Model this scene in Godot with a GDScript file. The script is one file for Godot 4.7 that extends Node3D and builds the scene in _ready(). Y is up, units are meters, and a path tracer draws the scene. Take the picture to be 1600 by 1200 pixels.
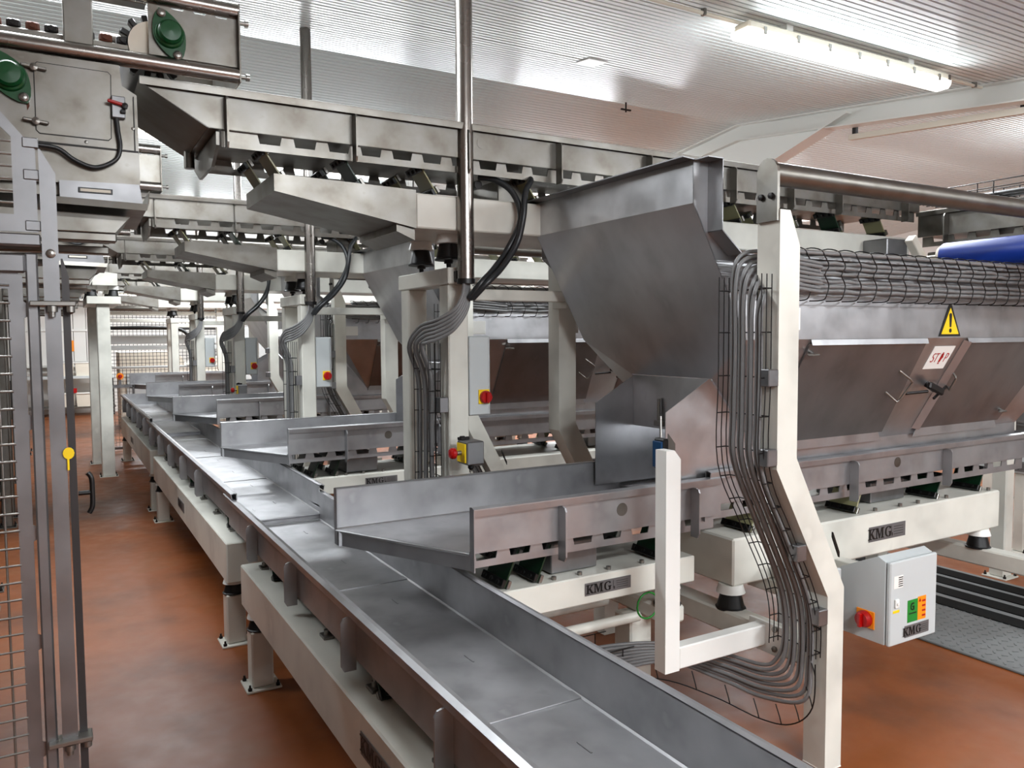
extends Node3D

const STEP := 2.5            # spacing of the weighing stations along the line
const LAMP := 1.0
const SEVERAL := ["cross_rail", "pan_seam", "bolt_lug", "bolt", "anchor_bolt", "pan_dimple", "tie_tube", "rivet", "clip", "tension_bolt", "chain_guide", "head_plate", "rail_tube", "fixing_tab", "mesh_bar", "rail", "tray_bracket", "foot_bar", "adjusting_rod", "screw", "stand_rod", "cable", "post", "carrier_rail", "belt", "side_plate", "hanger_arm"]
var M := {}
var used := {}
var ORD := ["nearest the camera", "second back along the row", "third back along the row", "fourth back along the row", "farthest back along the row"]

# ---------------------------------------------------------------- set-up
func _ready():
	var cam := Camera3D.new()
	cam.name = "camera"
	cam.position = Vector3(0, 1.65, 0)
	cam.rotation = Vector3(deg_to_rad(-3.46693), deg_to_rad(-30.04543), deg_to_rad(-0.36657))
	cam.fov = 51.992
	cam.near = 0.05
	cam.far = 100.0
	add_child(cam)
	cam.current = true
	var env := Environment.new()
	env.background_mode = Environment.BG_COLOR
	env.background_color = Color(0.02, 0.02, 0.02)
	env.ambient_light_source = Environment.AMBIENT_SOURCE_DISABLED
	env.tonemap_mode = Environment.TONE_MAPPER_LINEAR
	env.tonemap_exposure = 1.0
	env.sdfgi_enabled = true
	env.ssao_enabled = true
	env.ssil_enabled = true
	var we := WorldEnvironment.new()
	we.name = "world_environment"
	we.environment = env
	add_child(we)
	materials()
	lamps()
	room()
	main_line()
	stations()
	elevators()
	gate()
	right_side()
	far_side()

func mat(k: String, c: Color, rough: float, metal := 0.0) -> StandardMaterial3D:
	var m := StandardMaterial3D.new()
	m.resource_name = k
	m.albedo_color = c
	m.roughness = rough
	m.metallic = metal
	m.uv1_triplanar = true
	m.uv1_world_triplanar = true
	M[k] = m
	return m

func noise(sd: int, freq: float, size: int, ramp: Array, oct := 4, typ := FastNoiseLite.TYPE_SIMPLEX_SMOOTH) -> NoiseTexture2D:
	var n := FastNoiseLite.new()
	n.seed = sd
	n.noise_type = typ
	n.frequency = freq
	n.fractal_octaves = oct
	var t := NoiseTexture2D.new()
	t.width = size
	t.height = size
	t.seamless = true
	t.noise = n
	# the lightest and darkest grains take the middle tone
	var mid: Color = ramp[ramp.size() / 2][1]
	ramp = [[0.0, mid], [0.1, ramp[0][1]]] + ramp.slice(1, ramp.size() - 1) + [[0.9, ramp[-1][1]], [1.0, mid]]
	var g := Gradient.new()
	g.offsets = PackedFloat32Array(ramp.map(func(r): return r[0]))
	g.colors = PackedColorArray(ramp.map(func(r): return r[1]))
	t.color_ramp = g
	return t

func gr(v: float) -> Color:
	return Color(v, v, v)

func materials():
	var smudge := noise(3, 0.006, 512, [[0.0, gr(0.8)], [0.5, gr(0.92)], [1.0, gr(1.0)]], 4)
	var patch := noise(8, 0.006, 512, [[0.0, gr(0.88)], [0.45, gr(0.95)], [1.0, gr(1.0)]], 4)
	var dirty := noise(15, 0.01, 512, [[0.0, Color(0.84, 0.815, 0.785)], [0.45, Color(0.94, 0.93, 0.91)], [1.0, gr(1.0)]], 6)
	for a in [["steel", 0.56, 0.45, 0.92], ["pan_steel", 0.69, 0.47, 0.86], ["gate_steel", 0.56, 0.46, 0.93], ["hopper_steel", 0.78, 0.38, 0.95]]:
		var m := mat(a[0], Color(a[1], a[1], a[1] * 1.01), a[2], a[3])
		m.albedo_texture = patch
		m.roughness_texture = smudge
		m.uv1_scale = Vector3(1.3, 1.3, 1.3)
	var od := mat("old_steel", Color(0.52, 0.512, 0.495), 0.45, 0.97)
	od.albedo_texture = dirty
	od.roughness_texture = smudge
	od.uv1_scale = Vector3(1.1, 1.1, 1.1)
	var tu := mat("tube_steel", Color(0.58, 0.56, 0.54), 0.3, 1.0)
	tu.roughness_texture = smudge
	var cr := mat("cream_paint", Color(0.87, 0.865, 0.825), 0.34)
	cr.albedo_texture = patch
	cr.uv1_scale = Vector3(0.7, 0.7, 0.7)
	mat("white_paint", Color(0.9, 0.9, 0.88), 0.35)
	var fl := mat("floor_resin", Color(1, 1, 1), 0.5)
	fl.albedo_texture = noise(21, 0.004, 1024, [[0.0, Color(0.42, 0.225, 0.085)], [0.4, Color(0.50, 0.265, 0.093)], [0.7, Color(0.53, 0.28, 0.10)], [1.0, Color(0.51, 0.295, 0.14)]], 6)
	fl.roughness_texture = noise(22, 0.02, 1024, [[0.0, gr(0.72)], [0.5, gr(0.88)], [1.0, gr(1.0)]], 4)
	fl.uv1_scale = Vector3(0.3, 0.3, 0.3)
	fl.heightmap_enabled = false
	fl.normal_enabled = false
	var nt := noise(23, 0.45, 512, [[0.0, gr(0)], [1.0, gr(1)]], 2)
	nt.as_normal_map = true
	nt.bump_strength = 2.0
	fl.normal_texture = nt
	fl.normal_scale = 0.07
	mat("ceiling_white", Color(0.88, 0.91, 0.905), 0.28)
	mat("wall_white", Color(0.88, 0.87, 0.85), 0.4)
	mat("wall_grey", Color(0.52, 0.52, 0.52), 0.5)
	mat("rubber", Color(0.02, 0.022, 0.027), 0.45)
	mat("black", Color(0.03, 0.03, 0.03), 0.4)
	mat("wire_dark", Color(0.10, 0.085, 0.08), 0.45, 0.4)
	mat("wire_bright", Color(0.55, 0.54, 0.52), 0.35, 0.9)
	mat("cable_grey", Color(0.45, 0.45, 0.45), 0.45)
	mat("hose_dark", Color(0.13, 0.14, 0.15), 0.4)
	mat("bearing_green", Color(0.02, 0.28, 0.13), 0.3)
	mat("spring_green", Color(0.02, 0.16, 0.08), 0.35)
	mat("spring_amber", Color(0.55, 0.54, 0.40), 0.35)
	mat("red", Color(0.65, 0.03, 0.03), 0.28)
	mat("yellow", Color(0.95, 0.80, 0.04), 0.4)
	mat("orange", Color(0.95, 0.55, 0.03), 0.4)
	mat("green_label", Color(0.10, 0.50, 0.16), 0.4)
	mat("blue_belt", Color(0.03, 0.20, 0.58), 0.42)
	mat("sensor_blue", Color(0.05, 0.22, 0.36), 0.35)
	mat("box_grey", Color(0.74, 0.76, 0.76), 0.4)
	mat("plate_grey", Color(0.42, 0.41, 0.41), 0.45, 0.3)
	mat("plate_dark", Color(0.24, 0.23, 0.23), 0.4, 0.5)
	mat("checker_grey", Color(0.42, 0.43, 0.43), 0.5)
	mat("anti_slip", Color(0.03, 0.033, 0.036), 0.6)
	M["anti_slip"].metallic_specular = 0.15
	mat("rust", Color(0.34, 0.17, 0.09), 0.7)
	mat("brass", Color(0.62, 0.48, 0.22), 0.35, 1.0)
	mat("crate_white", Color(0.85, 0.82, 0.76), 0.5)
	var le := mat("lamp_diffuser", Color(1, 1, 1), 0.4)
	le.emission_enabled = true
	le.emission = Color(1.0, 0.98, 0.94)
	le.emission_energy_multiplier = 2.6

# ---------------------------------------------------------------- mesh helpers
func S() -> SurfaceTool:
	var s := SurfaceTool.new()
	s.begin(Mesh.PRIMITIVE_TRIANGLES)
	return s

func tri(st: SurfaceTool, a: Vector3, b: Vector3, c: Vector3, na: Vector3, nb: Vector3, nc: Vector3):
	if (b - a).cross(c - a).dot(na + nb + nc) > 0.0:
		st.set_normal(na); st.add_vertex(a)
		st.set_normal(nc); st.add_vertex(c)
		st.set_normal(nb); st.add_vertex(b)
	else:
		st.set_normal(na); st.add_vertex(a)
		st.set_normal(nb); st.add_vertex(b)
		st.set_normal(nc); st.add_vertex(c)

func newell(p: Array) -> Vector3:
	var n := Vector3.ZERO
	for i in p.size():
		var a: Vector3 = p[i]
		var b: Vector3 = p[(i + 1) % p.size()]
		n += a.cross(b)
	return n.normalized()

func fan(st: SurfaceTool, p: Array, n: Vector3):
	for i in range(1, p.size() - 1):
		tri(st, p[0], p[i], p[i + 1], n, n, n)

func fc(st: SurfaceTool, p: Array, ref: Vector3):
	var n := newell(p)
	var c := Vector3.ZERO
	for v in p: c += v
	c /= p.size()
	if n.dot(c - ref) < 0.0: n = -n
	fan(st, p, n)

func obox(st: SurfaceTool, xf: Transform3D, size: Vector3, bev := 0.003):
	var h := size * 0.5
	var b: float = min(bev, min(h.x, min(h.y, h.z)) * 0.6)
	var o := xf.origin
	var P := func(sx, sy, sz, ax):
		var v := Vector3(sx * (h.x - (0.0 if ax == 0 else b)), sy * (h.y - (0.0 if ax == 1 else b)), sz * (h.z - (0.0 if ax == 2 else b)))
		return xf * v
	for ax in 3:
		for s in [-1, 1]:
			var q := []
			for uv in [[-1, -1], [1, -1], [1, 1], [-1, 1]]:
				var k = [[s, uv[0], uv[1]], [uv[0], s, uv[1]], [uv[0], uv[1], s]][ax]
				q.append(P.call(k[0], k[1], k[2], ax))
			fc(st, q, o)
	if b < 0.0008: return
	for ax in 3:
		var a1 := (ax + 1) % 3
		var a2 := (ax + 2) % 3
		for s1 in [-1, 1]:
			for s2 in [-1, 1]:
				var q := []
				for e in [[-1, a1], [1, a1], [1, a2], [-1, a2]]:
					var k := [0, 0, 0]
					k[ax] = e[0]; k[a1] = s1; k[a2] = s2
					q.append(P.call(k[0], k[1], k[2], e[1]))
				fc(st, q, o)
	for sx in [-1, 1]:
		for sy in [-1, 1]:
			for sz in [-1, 1]:
				fc(st, [P.call(sx, sy, sz, 0), P.call(sx, sy, sz, 1), P.call(sx, sy, sz, 2)], o)

func box(st: SurfaceTool, x0: float, x1: float, y0: float, y1: float, z0: float, z1: float, bev := 0.003):
	obox(st, Transform3D(Basis(), Vector3((x0 + x1) / 2, (y0 + y1) / 2, (z0 + z1) / 2)), Vector3(abs(x1 - x0), abs(y1 - y0), abs(z1 - z0)), bev)

func slab(st: SurfaceTool, p: Array, off: Vector3):
	var n := newell(p)
	if n.dot(off) < 0.0:
		p = p.duplicate()
		p.reverse()
		n = -n
	var u: Vector3 = (p[1] - p[0]).normalized()
	var v := n.cross(u)
	var flat := PackedVector2Array()
	for q in p: flat.append(Vector2((q - p[0]).dot(u), (q - p[0]).dot(v)))
	var ix := Geometry2D.triangulate_polygon(flat)
	for i in range(0, ix.size(), 3):
		tri(st, p[ix[i]] + off, p[ix[i + 1]] + off, p[ix[i + 2]] + off, n, n, n)
		tri(st, p[ix[i]], p[ix[i + 1]], p[ix[i + 2]], -n, -n, -n)
	for i in p.size():
		var a: Vector3 = p[i]
		var b: Vector3 = p[(i + 1) % p.size()]
		var sn := (b - a).cross(off).normalized()
		if sn == Vector3.ZERO: continue
		tri(st, a, b, b + off, sn, sn, sn)
		tri(st, a, b + off, a + off, sn, sn, sn)

func xy(pts: Array, z: float) -> Array:
	return pts.map(func(p): return Vector3(p[0], p[1], z))

func zy(pts: Array, x: float) -> Array:
	return pts.map(func(p): return Vector3(x, p[1], p[0]))

func tube(st: SurfaceTool, p: Array, r: float, n := 8, caps := true):
	var t0: Vector3 = (p[1] - p[0]).normalized()
	var u := t0.cross(Vector3.UP if abs(t0.y) < 0.9 else Vector3.RIGHT).normalized()
	var rings := []
	for i in p.size():
		var t: Vector3 = (p[min(i + 1, p.size() - 1)] - p[max(i - 1, 0)]).normalized()
		u = (u - t * u.dot(t)).normalized()
		var w := t.cross(u)
		var ring := []
		for k in n:
			var a := TAU * k / n
			ring.append(u * cos(a) + w * sin(a))
		rings.append(ring)
	for i in p.size() - 1:
		for k in n:
			var j := (k + 1) % n
			var a: Vector3 = rings[i][k]
			var b: Vector3 = rings[i][j]
			var c: Vector3 = rings[i + 1][j]
			var d: Vector3 = rings[i + 1][k]
			tri(st, p[i] + a * r, p[i] + b * r, p[i + 1] + c * r, a, b, c)
			tri(st, p[i] + a * r, p[i + 1] + c * r, p[i + 1] + d * r, a, c, d)
	if caps:
		for e in [0, p.size() - 1]:
			var nn: Vector3 = (p[0] - p[1]).normalized() if e == 0 else (p[e] - p[e - 1]).normalized()
			fan(st, rings[e].map(func(q): return p[e] + q * r), nn)

func rod(st: SurfaceTool, a: Vector3, b: Vector3, r: float, n := 10):
	tube(st, [a, b], r, n)

# lathe about axis ax from o; profile of [radius, height]
func lathe(st: SurfaceTool, o: Vector3, ax: Vector3, prof: Array, n := 16):
	ax = ax.normalized()
	var u := ax.cross(Vector3.UP if abs(ax.y) < 0.9 else Vector3.RIGHT).normalized()
	var w := ax.cross(u)
	for i in prof.size() - 1:
		var r0: float = prof[i][0]
		var r1: float = prof[i + 1][0]
		var h0: float = prof[i][1]
		var h1: float = prof[i + 1][1]
		var sl := Vector2(h1 - h0, r0 - r1).normalized()
		for k in n:
			var a0 := TAU * k / n
			var a1 := TAU * (k + 1) / n
			var d0 := u * cos(a0) + w * sin(a0)
			var d1 := u * cos(a1) + w * sin(a1)
			var n0 := (d0 * sl.x + ax * sl.y).normalized()
			var n1 := (d1 * sl.x + ax * sl.y).normalized()
			var p00 := o + ax * h0 + d0 * r0
			var p01 := o + ax * h0 + d1 * r0
			var p10 := o + ax * h1 + d0 * r1
			var p11 := o + ax * h1 + d1 * r1
			if r0 > 1e-6: tri(st, p00, p01, p11, n0, n1, n1)
			if r1 > 1e-6: tri(st, p00, p11, p10, n0, n1, n0)

func curve(c: Array, per := 6) -> Array:
	var out := []
	for i in c.size() - 1:
		var p0: Vector3 = c[max(i - 1, 0)]
		var p1: Vector3 = c[i]
		var p2: Vector3 = c[i + 1]
		var p3: Vector3 = c[min(i + 2, c.size() - 1)]
		for k in per:
			out.append(p1.cubic_interpolate(p2, p0, p3, float(k) / per))
	out.append(c[-1])
	return out

# ---------------------------------------------------------------- scene helpers
func numbered(n: String) -> String:
	if not used.has(n):
		used[n] = 0
		return n
	used[n] += 1
	return "%s_%03d" % [n, used[n]]

func thing(called: String, label: String, category: String, at := Vector3.ZERO, group := "", turn := 0.0) -> Node3D:
	var o := Node3D.new()
	o.name = numbered(called)
	add_child(o)
	o.position = at
	o.rotation.y = turn
	o.set_meta("label", label)
	o.set_meta("category", category)
	if group: o.set_meta("group", group)
	return o

# the separate solids of one mesh
func pieces(m: ArrayMesh) -> Array:
	var a := m.surface_get_arrays(0)
	var v: PackedVector3Array = a[Mesh.ARRAY_VERTEX]
	var nn: PackedVector3Array = a[Mesh.ARRAY_NORMAL]
	var id := {}
	var up := []
	var at := PackedInt32Array()
	for q in v:
		var k := Vector3i((q * 20000.0).round())
		if not id.has(k):
			id[k] = up.size()
			up.append(up.size())
		at.append(id[k])
	var find := func(i):
		while up[i] != i: i = up[i]
		return i
	for i in range(0, v.size(), 3):
		var r0: int = find.call(at[i])
		for k in [1, 2]: up[find.call(at[i + k])] = r0
	var out := {}
	for i in range(0, v.size(), 3):
		var g: int = find.call(at[i])
		if not out.has(g): out[g] = S()
		for k in 3:
			out[g].set_normal(nn[i + k])
			out[g].add_vertex(v[i + k])
	return out.values()

# parts are written in the coordinates of the place for things that are not turned
func part(called: String, st, m: String, o: Node3D) -> MeshInstance3D:
	if called in SEVERAL and st is SurfaceTool:
		var got := pieces(st.commit())
		if got.size() > 1:
			var last: MeshInstance3D
			for q in got: last = one_part(called, q, m, o)
			return last
		st = got[0]
	return one_part(called, st, m, o)

func one_part(called: String, st, m: String, o: Node3D) -> MeshInstance3D:
	var i := MeshInstance3D.new()
	i.name = called
	i.mesh = st.commit() if st is SurfaceTool else st
	i.material_override = M[m]
	if o.get_parent() == self and st is SurfaceTool and o.rotation.y == 0.0 and not o is MeshInstance3D:
		i.position = -o.position
	o.add_child(i, true)
	return i

func single(called: String, st: SurfaceTool, m: String, label: String, category: String, group := "") -> MeshInstance3D:
	var i := MeshInstance3D.new()
	i.name = numbered(called)
	i.mesh = st.commit()
	i.material_override = M[m]
	add_child(i)
	i.set_meta("label", label)
	i.set_meta("category", category)
	if group: i.set_meta("group", group)
	return i

func struct(called: String, st: SurfaceTool, m: String) -> MeshInstance3D:
	var i := MeshInstance3D.new()
	i.name = called
	i.mesh = st.commit()
	i.material_override = M[m]
	i.set_meta("kind", "structure")
	add_child(i)
	return i

func copy(o: Node3D, off: Vector3, label: String) -> Node3D:
	var c: Node3D = o.duplicate()
	c.name = numbered(String(o.name))
	add_child(c)
	c.position += off
	c.set_meta("label", label)
	return c

func text(called: String, s: String, h: float, m: String, o: Node3D, at: Vector3, rot := Vector3.ZERO, serif := true, wide := 1.0, weight := 700):
	var t := TextMesh.new()
	var f := SystemFont.new()
	f.font_names = PackedStringArray(["Droid Serif" if serif else "Droid Sans"])
	f.font_weight = weight
	t.font = f
	t.text = s
	t.font_size = 48
	t.pixel_size = h / 35.0
	t.depth = 0.0012
	var i := MeshInstance3D.new()
	i.name = called
	i.mesh = t
	i.material_override = M[m]
	o.add_child(i, true)
	i.position = at
	i.rotation = rot
	i.scale = Vector3(wide, 1, 1)
	return i

# ---------------------------------------------------------------- lamps and room
func roof(z: float) -> float:
	return 3.9 - 0.112 * abs(z + 6.21)

func lamp(x: float, z: float, label: String, len := 2.09, down := 1.0, side := 1.0):
	var y := roof(z) - 0.1
	var t := thing("ceiling_lamp", label, "lamp", Vector3(x, y, z), "ceiling lamps")
	var h := len / 2
	var s := S()
	box(s, x - h + .02, x + h - .02, y, y + 0.05, z - 0.065, z + 0.065, 0.012)
	part("housing", s, "crate_white", t)
	s = S()
	var prof := [[-0.07, 0.0], [-0.066, -0.03], [-0.045, -0.052], [0.045, -0.052], [0.066, -0.03], [0.07, 0.0]]
	slab(s, prof.map(func(p): return Vector3(x - h, y + p[1], z + p[0])), Vector3(len, 0, 0))
	part("diffuser", s, "lamp_diffuser", t)
	for k in 7:
		s = S()
		var cx := x - h + 0.15 + k * (len - 0.3) / 6
		for q in [-1, 1]:
			box(s, cx - .012, cx + .012, y - .02, y + .025, z + q * 0.068, z + q * 0.076, 0.002)
		part("clip", s, "wire_bright", t)
	for q in [-0.5, 0.5]:
		s = S()
		box(s, x + q * len * .6 - .03, x + q * len * .6 + .03, y + .05, roof(z) + .006, z - .03, z + .03)
		part("hanger", s, "white_paint", t)
	# the diffuser glows downwards and out of both flanks
	for f in [[-PI / 2, 0.0, -0.058, 0.0, 0.12, 9.5], [0.0, PI, -0.01, -0.085, 0.06, 1.3], [0.0, 0.0, -0.01, 0.085, 0.06, 1.3]]:
		var a := AreaLight3D.new()
		a.name = "lamp_light"
		a.area_size = Vector2(len - 0.1, f[4])
		a.light_energy = f[5] * LAMP * (down if f[0] != 0.0 else side)
		a.light_color = Color(0.96, 0.98, 1.0)
		a.light_size = 0.1
		a.shadow_enabled = true
		a.set("area_range", 30.0)
		a.rotation = Vector3(f[0], f[1] + PI if f[0] == 0.0 else 0.0, 0)
		t.add_child(a, true)
		a.position = Vector3(0, f[2], f[3])

func lamps():
	lamp(4.715, -3.557, "long lit tubular lamp on the near ceiling slope, upper right of the picture", 2.09, 1.0, 0.8)
	for a in [[0.35, -3.557, "lit tubular lamp continuing the near row above the overhead troughs"], [9.3, -3.557, "lit tubular lamp beyond the white ridge rafter in the near row"], [0.5, -8.2, "lit tubular lamp past the ridge above the aisle"], [-1.65, -5.0, "lit tubular lamp left of the aisle above the racks"], [1.6, 1.0, "lit tubular lamp above and behind the photographer"], [1.6, 3.2, "lit tubular lamp near the rear wall behind the photographer"], [5.8, 1.0, "lit tubular lamp over the walkway right of the photographer"], [5.8, 3.2, "lit tubular lamp near the rear wall over the walkway"], [1.9, -17.6, "lit tubular lamp above the floor behind the mesh guard"]]:
		lamp(a[0], a[1], a[2], 2.09, 1.2 if a[1] > 0.0 else (0.6 if a[0] == 9.3 else 1.0), 3.2 if a[1] > 0.0 else (5.0 if a[0] == 9.3 else 1.1))
	var row := ["first far row", "second far row", "third far row"]
	var col := ["over the hopper outlets", "over the hoppers", "right of the hoppers"]
	for i in 3:
		for k in 3:
			lamp([2.5, 6.0, 9.5][k], [-8.7, -11.6, -14.6][i], "lit tubular lamp on the far ceiling slope, %s, %s" % [row[i], col[k]], 2.09, 1.2 if k < 2 else 0.6, 2.3 if k < 2 else 4.0)

func room():
	var s := S()
	box(s, -6, 14, -0.2, 0.0, -20, 5.2, 0.0)
	struct("floor", s, "floor_resin")
	for w in [["wall_left", -6.2, -6.0, -20.2, 5.2], ["wall_right", 14.0, 14.2, -20.2, 5.2], ["wall_far", -6.0, 14.0, -20.2, -20.0], ["wall_near", -6.0, 14.0, 5.0, 5.2]]:
		s = S()
		box(s, w[1], w[2], -0.2, 4.3, w[3], w[4], 0.0)
		struct(w[0], s, "wall_grey" if w[0] == "wall_near" else "wall_white")
	# ceiling: ribbed sandwich panels running along the lines of troughs
	s = S()
	for q in [[-6.21, 5.2], [-6.21, -20.2]]:
		var y0 := roof(q[0]) + 0.02
		var y1 := roof(q[1]) + 0.02
		slab(s, [Vector3(-6.2, y0, q[0]), Vector3(-6.2, y1, q[1]), Vector3(-6.2, y1 + .12, q[1]), Vector3(-6.2, y0 + .12, q[0])], Vector3(20.4, 0, 0))
	var ceil_node := struct("ceiling", s, "ceiling_white")
	for side in [1.0, -1.0]:
		for k in (10 if side > 0 else 12):
			var pts := []
			var w := 1.12
			var n := 20
			for i in n:
				var d0 := k * w + 0.004 + (w - 0.008) * i / n
				var d1 := k * w + 0.004 + (w - 0.008) * (i + 1) / n
				var dep := 0.02
				for e in [[d0, dep], [d0 + 0.004, 0.0], [d1 - 0.014, 0.0], [d1 - 0.010, dep]]:
					var z: float = -6.21 + side * e[0]
					pts.append(Vector3(-6.0, roof(z) + e[1], z))
			s = S()
			for i in pts.size() - 1:
				var a: Vector3 = pts[i]
				var b: Vector3 = pts[i + 1]
				var nn := (b - a).cross(Vector3.RIGHT).normalized()
				if nn.y > 0: nn = -nn
				var L := Vector3(20, 0, 0)
				tri(s, a, b, b + L, nn, nn, nn)
				tri(s, a, b + L, a + L, nn, nn, nn)
			var m := MeshInstance3D.new()
			m.name = "ceiling_panel"
			m.mesh = s.commit()
			m.material_override = M["ceiling_white"]
			ceil_node.add_child(m, true)
	# rafter with its apex haunch
	s = S()
	var x := 6.46
	for side in [1.0, -1.0]:
		var z1: float = -6.21 + side * (11.1 if side > 0 else 13.7)
		var pr := []
		for q in [[-6.21, 0.0], [z1, 0.0], [z1, -0.16], [-6.21, -0.16]]:
			pr.append(Vector3(x, roof(q[0]) + q[1] + 0.003, q[0]))
		slab(s, pr, Vector3(0.012, 0, 0))
		for e in [0.0, -0.16]:
			slab(s, [Vector3(x - .07, roof(-6.21) + e, -6.21), Vector3(x + .08, roof(-6.21) + e, -6.21), Vector3(x + .08, roof(z1) + e, z1), Vector3(x - .07, roof(z1) + e, z1)], Vector3(0, -0.012, 0))
	var rf := struct("trim_1", s, "white_paint")
	s = S()
	slab(s, zy([[-6.21, 3.9], [-4.85, 3.70], [-5.75, 3.42], [-6.21, 3.38], [-6.7, 3.42], [-7.57, 3.70]], x - .012), Vector3(0.024, 0, 0))
	part("haunch_web", s, "white_paint", rf)
	s = S()
	slab(s, [Vector3(x - .08, 3.70, -4.85), Vector3(x + .1, 3.70, -4.85), Vector3(x + .1, 3.42, -5.75), Vector3(x - .08, 3.42, -5.75)], Vector3(0, -0.015, 0))
	slab(s, [Vector3(x - .08, 3.42, -5.75), Vector3(x + .1, 3.42, -5.75), Vector3(x + .1, 3.42, -6.7), Vector3(x - .08, 3.42, -6.7)], Vector3(0, -0.015, 0))
	part("haunch_flange", s, "white_paint", rf)
	# hanging track beside the rafter
	s = S()
	slab(s, [Vector3(6.55, 3.53, -4.95), Vector3(6.55, 3.33, -2.6), Vector3(6.55, 3.28, -2.6), Vector3(6.55, 3.48, -4.95)], Vector3(0.05, 0, 0))
	var tr := single("track_rail", s, "crate_white", "pale narrow rail hanging beside the white rafter", "rail")
	for z in [-4.9, -3.4, -2.7]:
		s = S()
		box(s, 6.56, 6.6, 3.53 + (z + 4.95) * -0.085 - .02, roof(z) + .01, z - .02, z + .02)
		part("hanger", s, "wire_dark", tr)
	# conduit that feeds the lamp
	s = S()
	var cz := -3.63
	rod(s, Vector3(-5.9, roof(cz) - .026, cz), Vector3(6.4, roof(cz) - .026, cz), 0.012, 8)
	var cd := single("conduit_pipe", s, "crate_white", "thin conduit running along the ceiling to the bright lamp", "conduit")
	for px in [2.9, 3.45, 5.95, 6.3]:
		s = S()
		box(s, px - .01, px + .01, roof(cz) - .04, roof(cz) + .004, cz - .018, cz + .018)
		part("conduit_clip", s, "wire_bright", cd)
	s = S()
	var dz := -5.107
	slab(s, [Vector3(3.6, roof(dz - .09) - .001, dz - .09), Vector3(3.78, roof(dz - .09) - .001, dz - .09), Vector3(3.78, roof(dz + .09) - .001, dz + .09), Vector3(3.6, roof(dz + .09) - .001, dz + .09)], Vector3(0, -.006, 0))
	single("ceiling_patch", s, "white_paint", "small square white plate fixed on the ribbed ceiling", "plate")
	s = S()
	rod(s, Vector3(4.84, 3.9, -6.14), Vector3(4.84, 3.80, -6.14), 0.008, 6)
	box(s, 4.78, 4.90, 3.815, 3.83, -6.15, -6.13)
	single("ceiling_hook", s, "wire_dark", "small dark hook hanging at the ceiling ridge seam", "hook")

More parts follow.
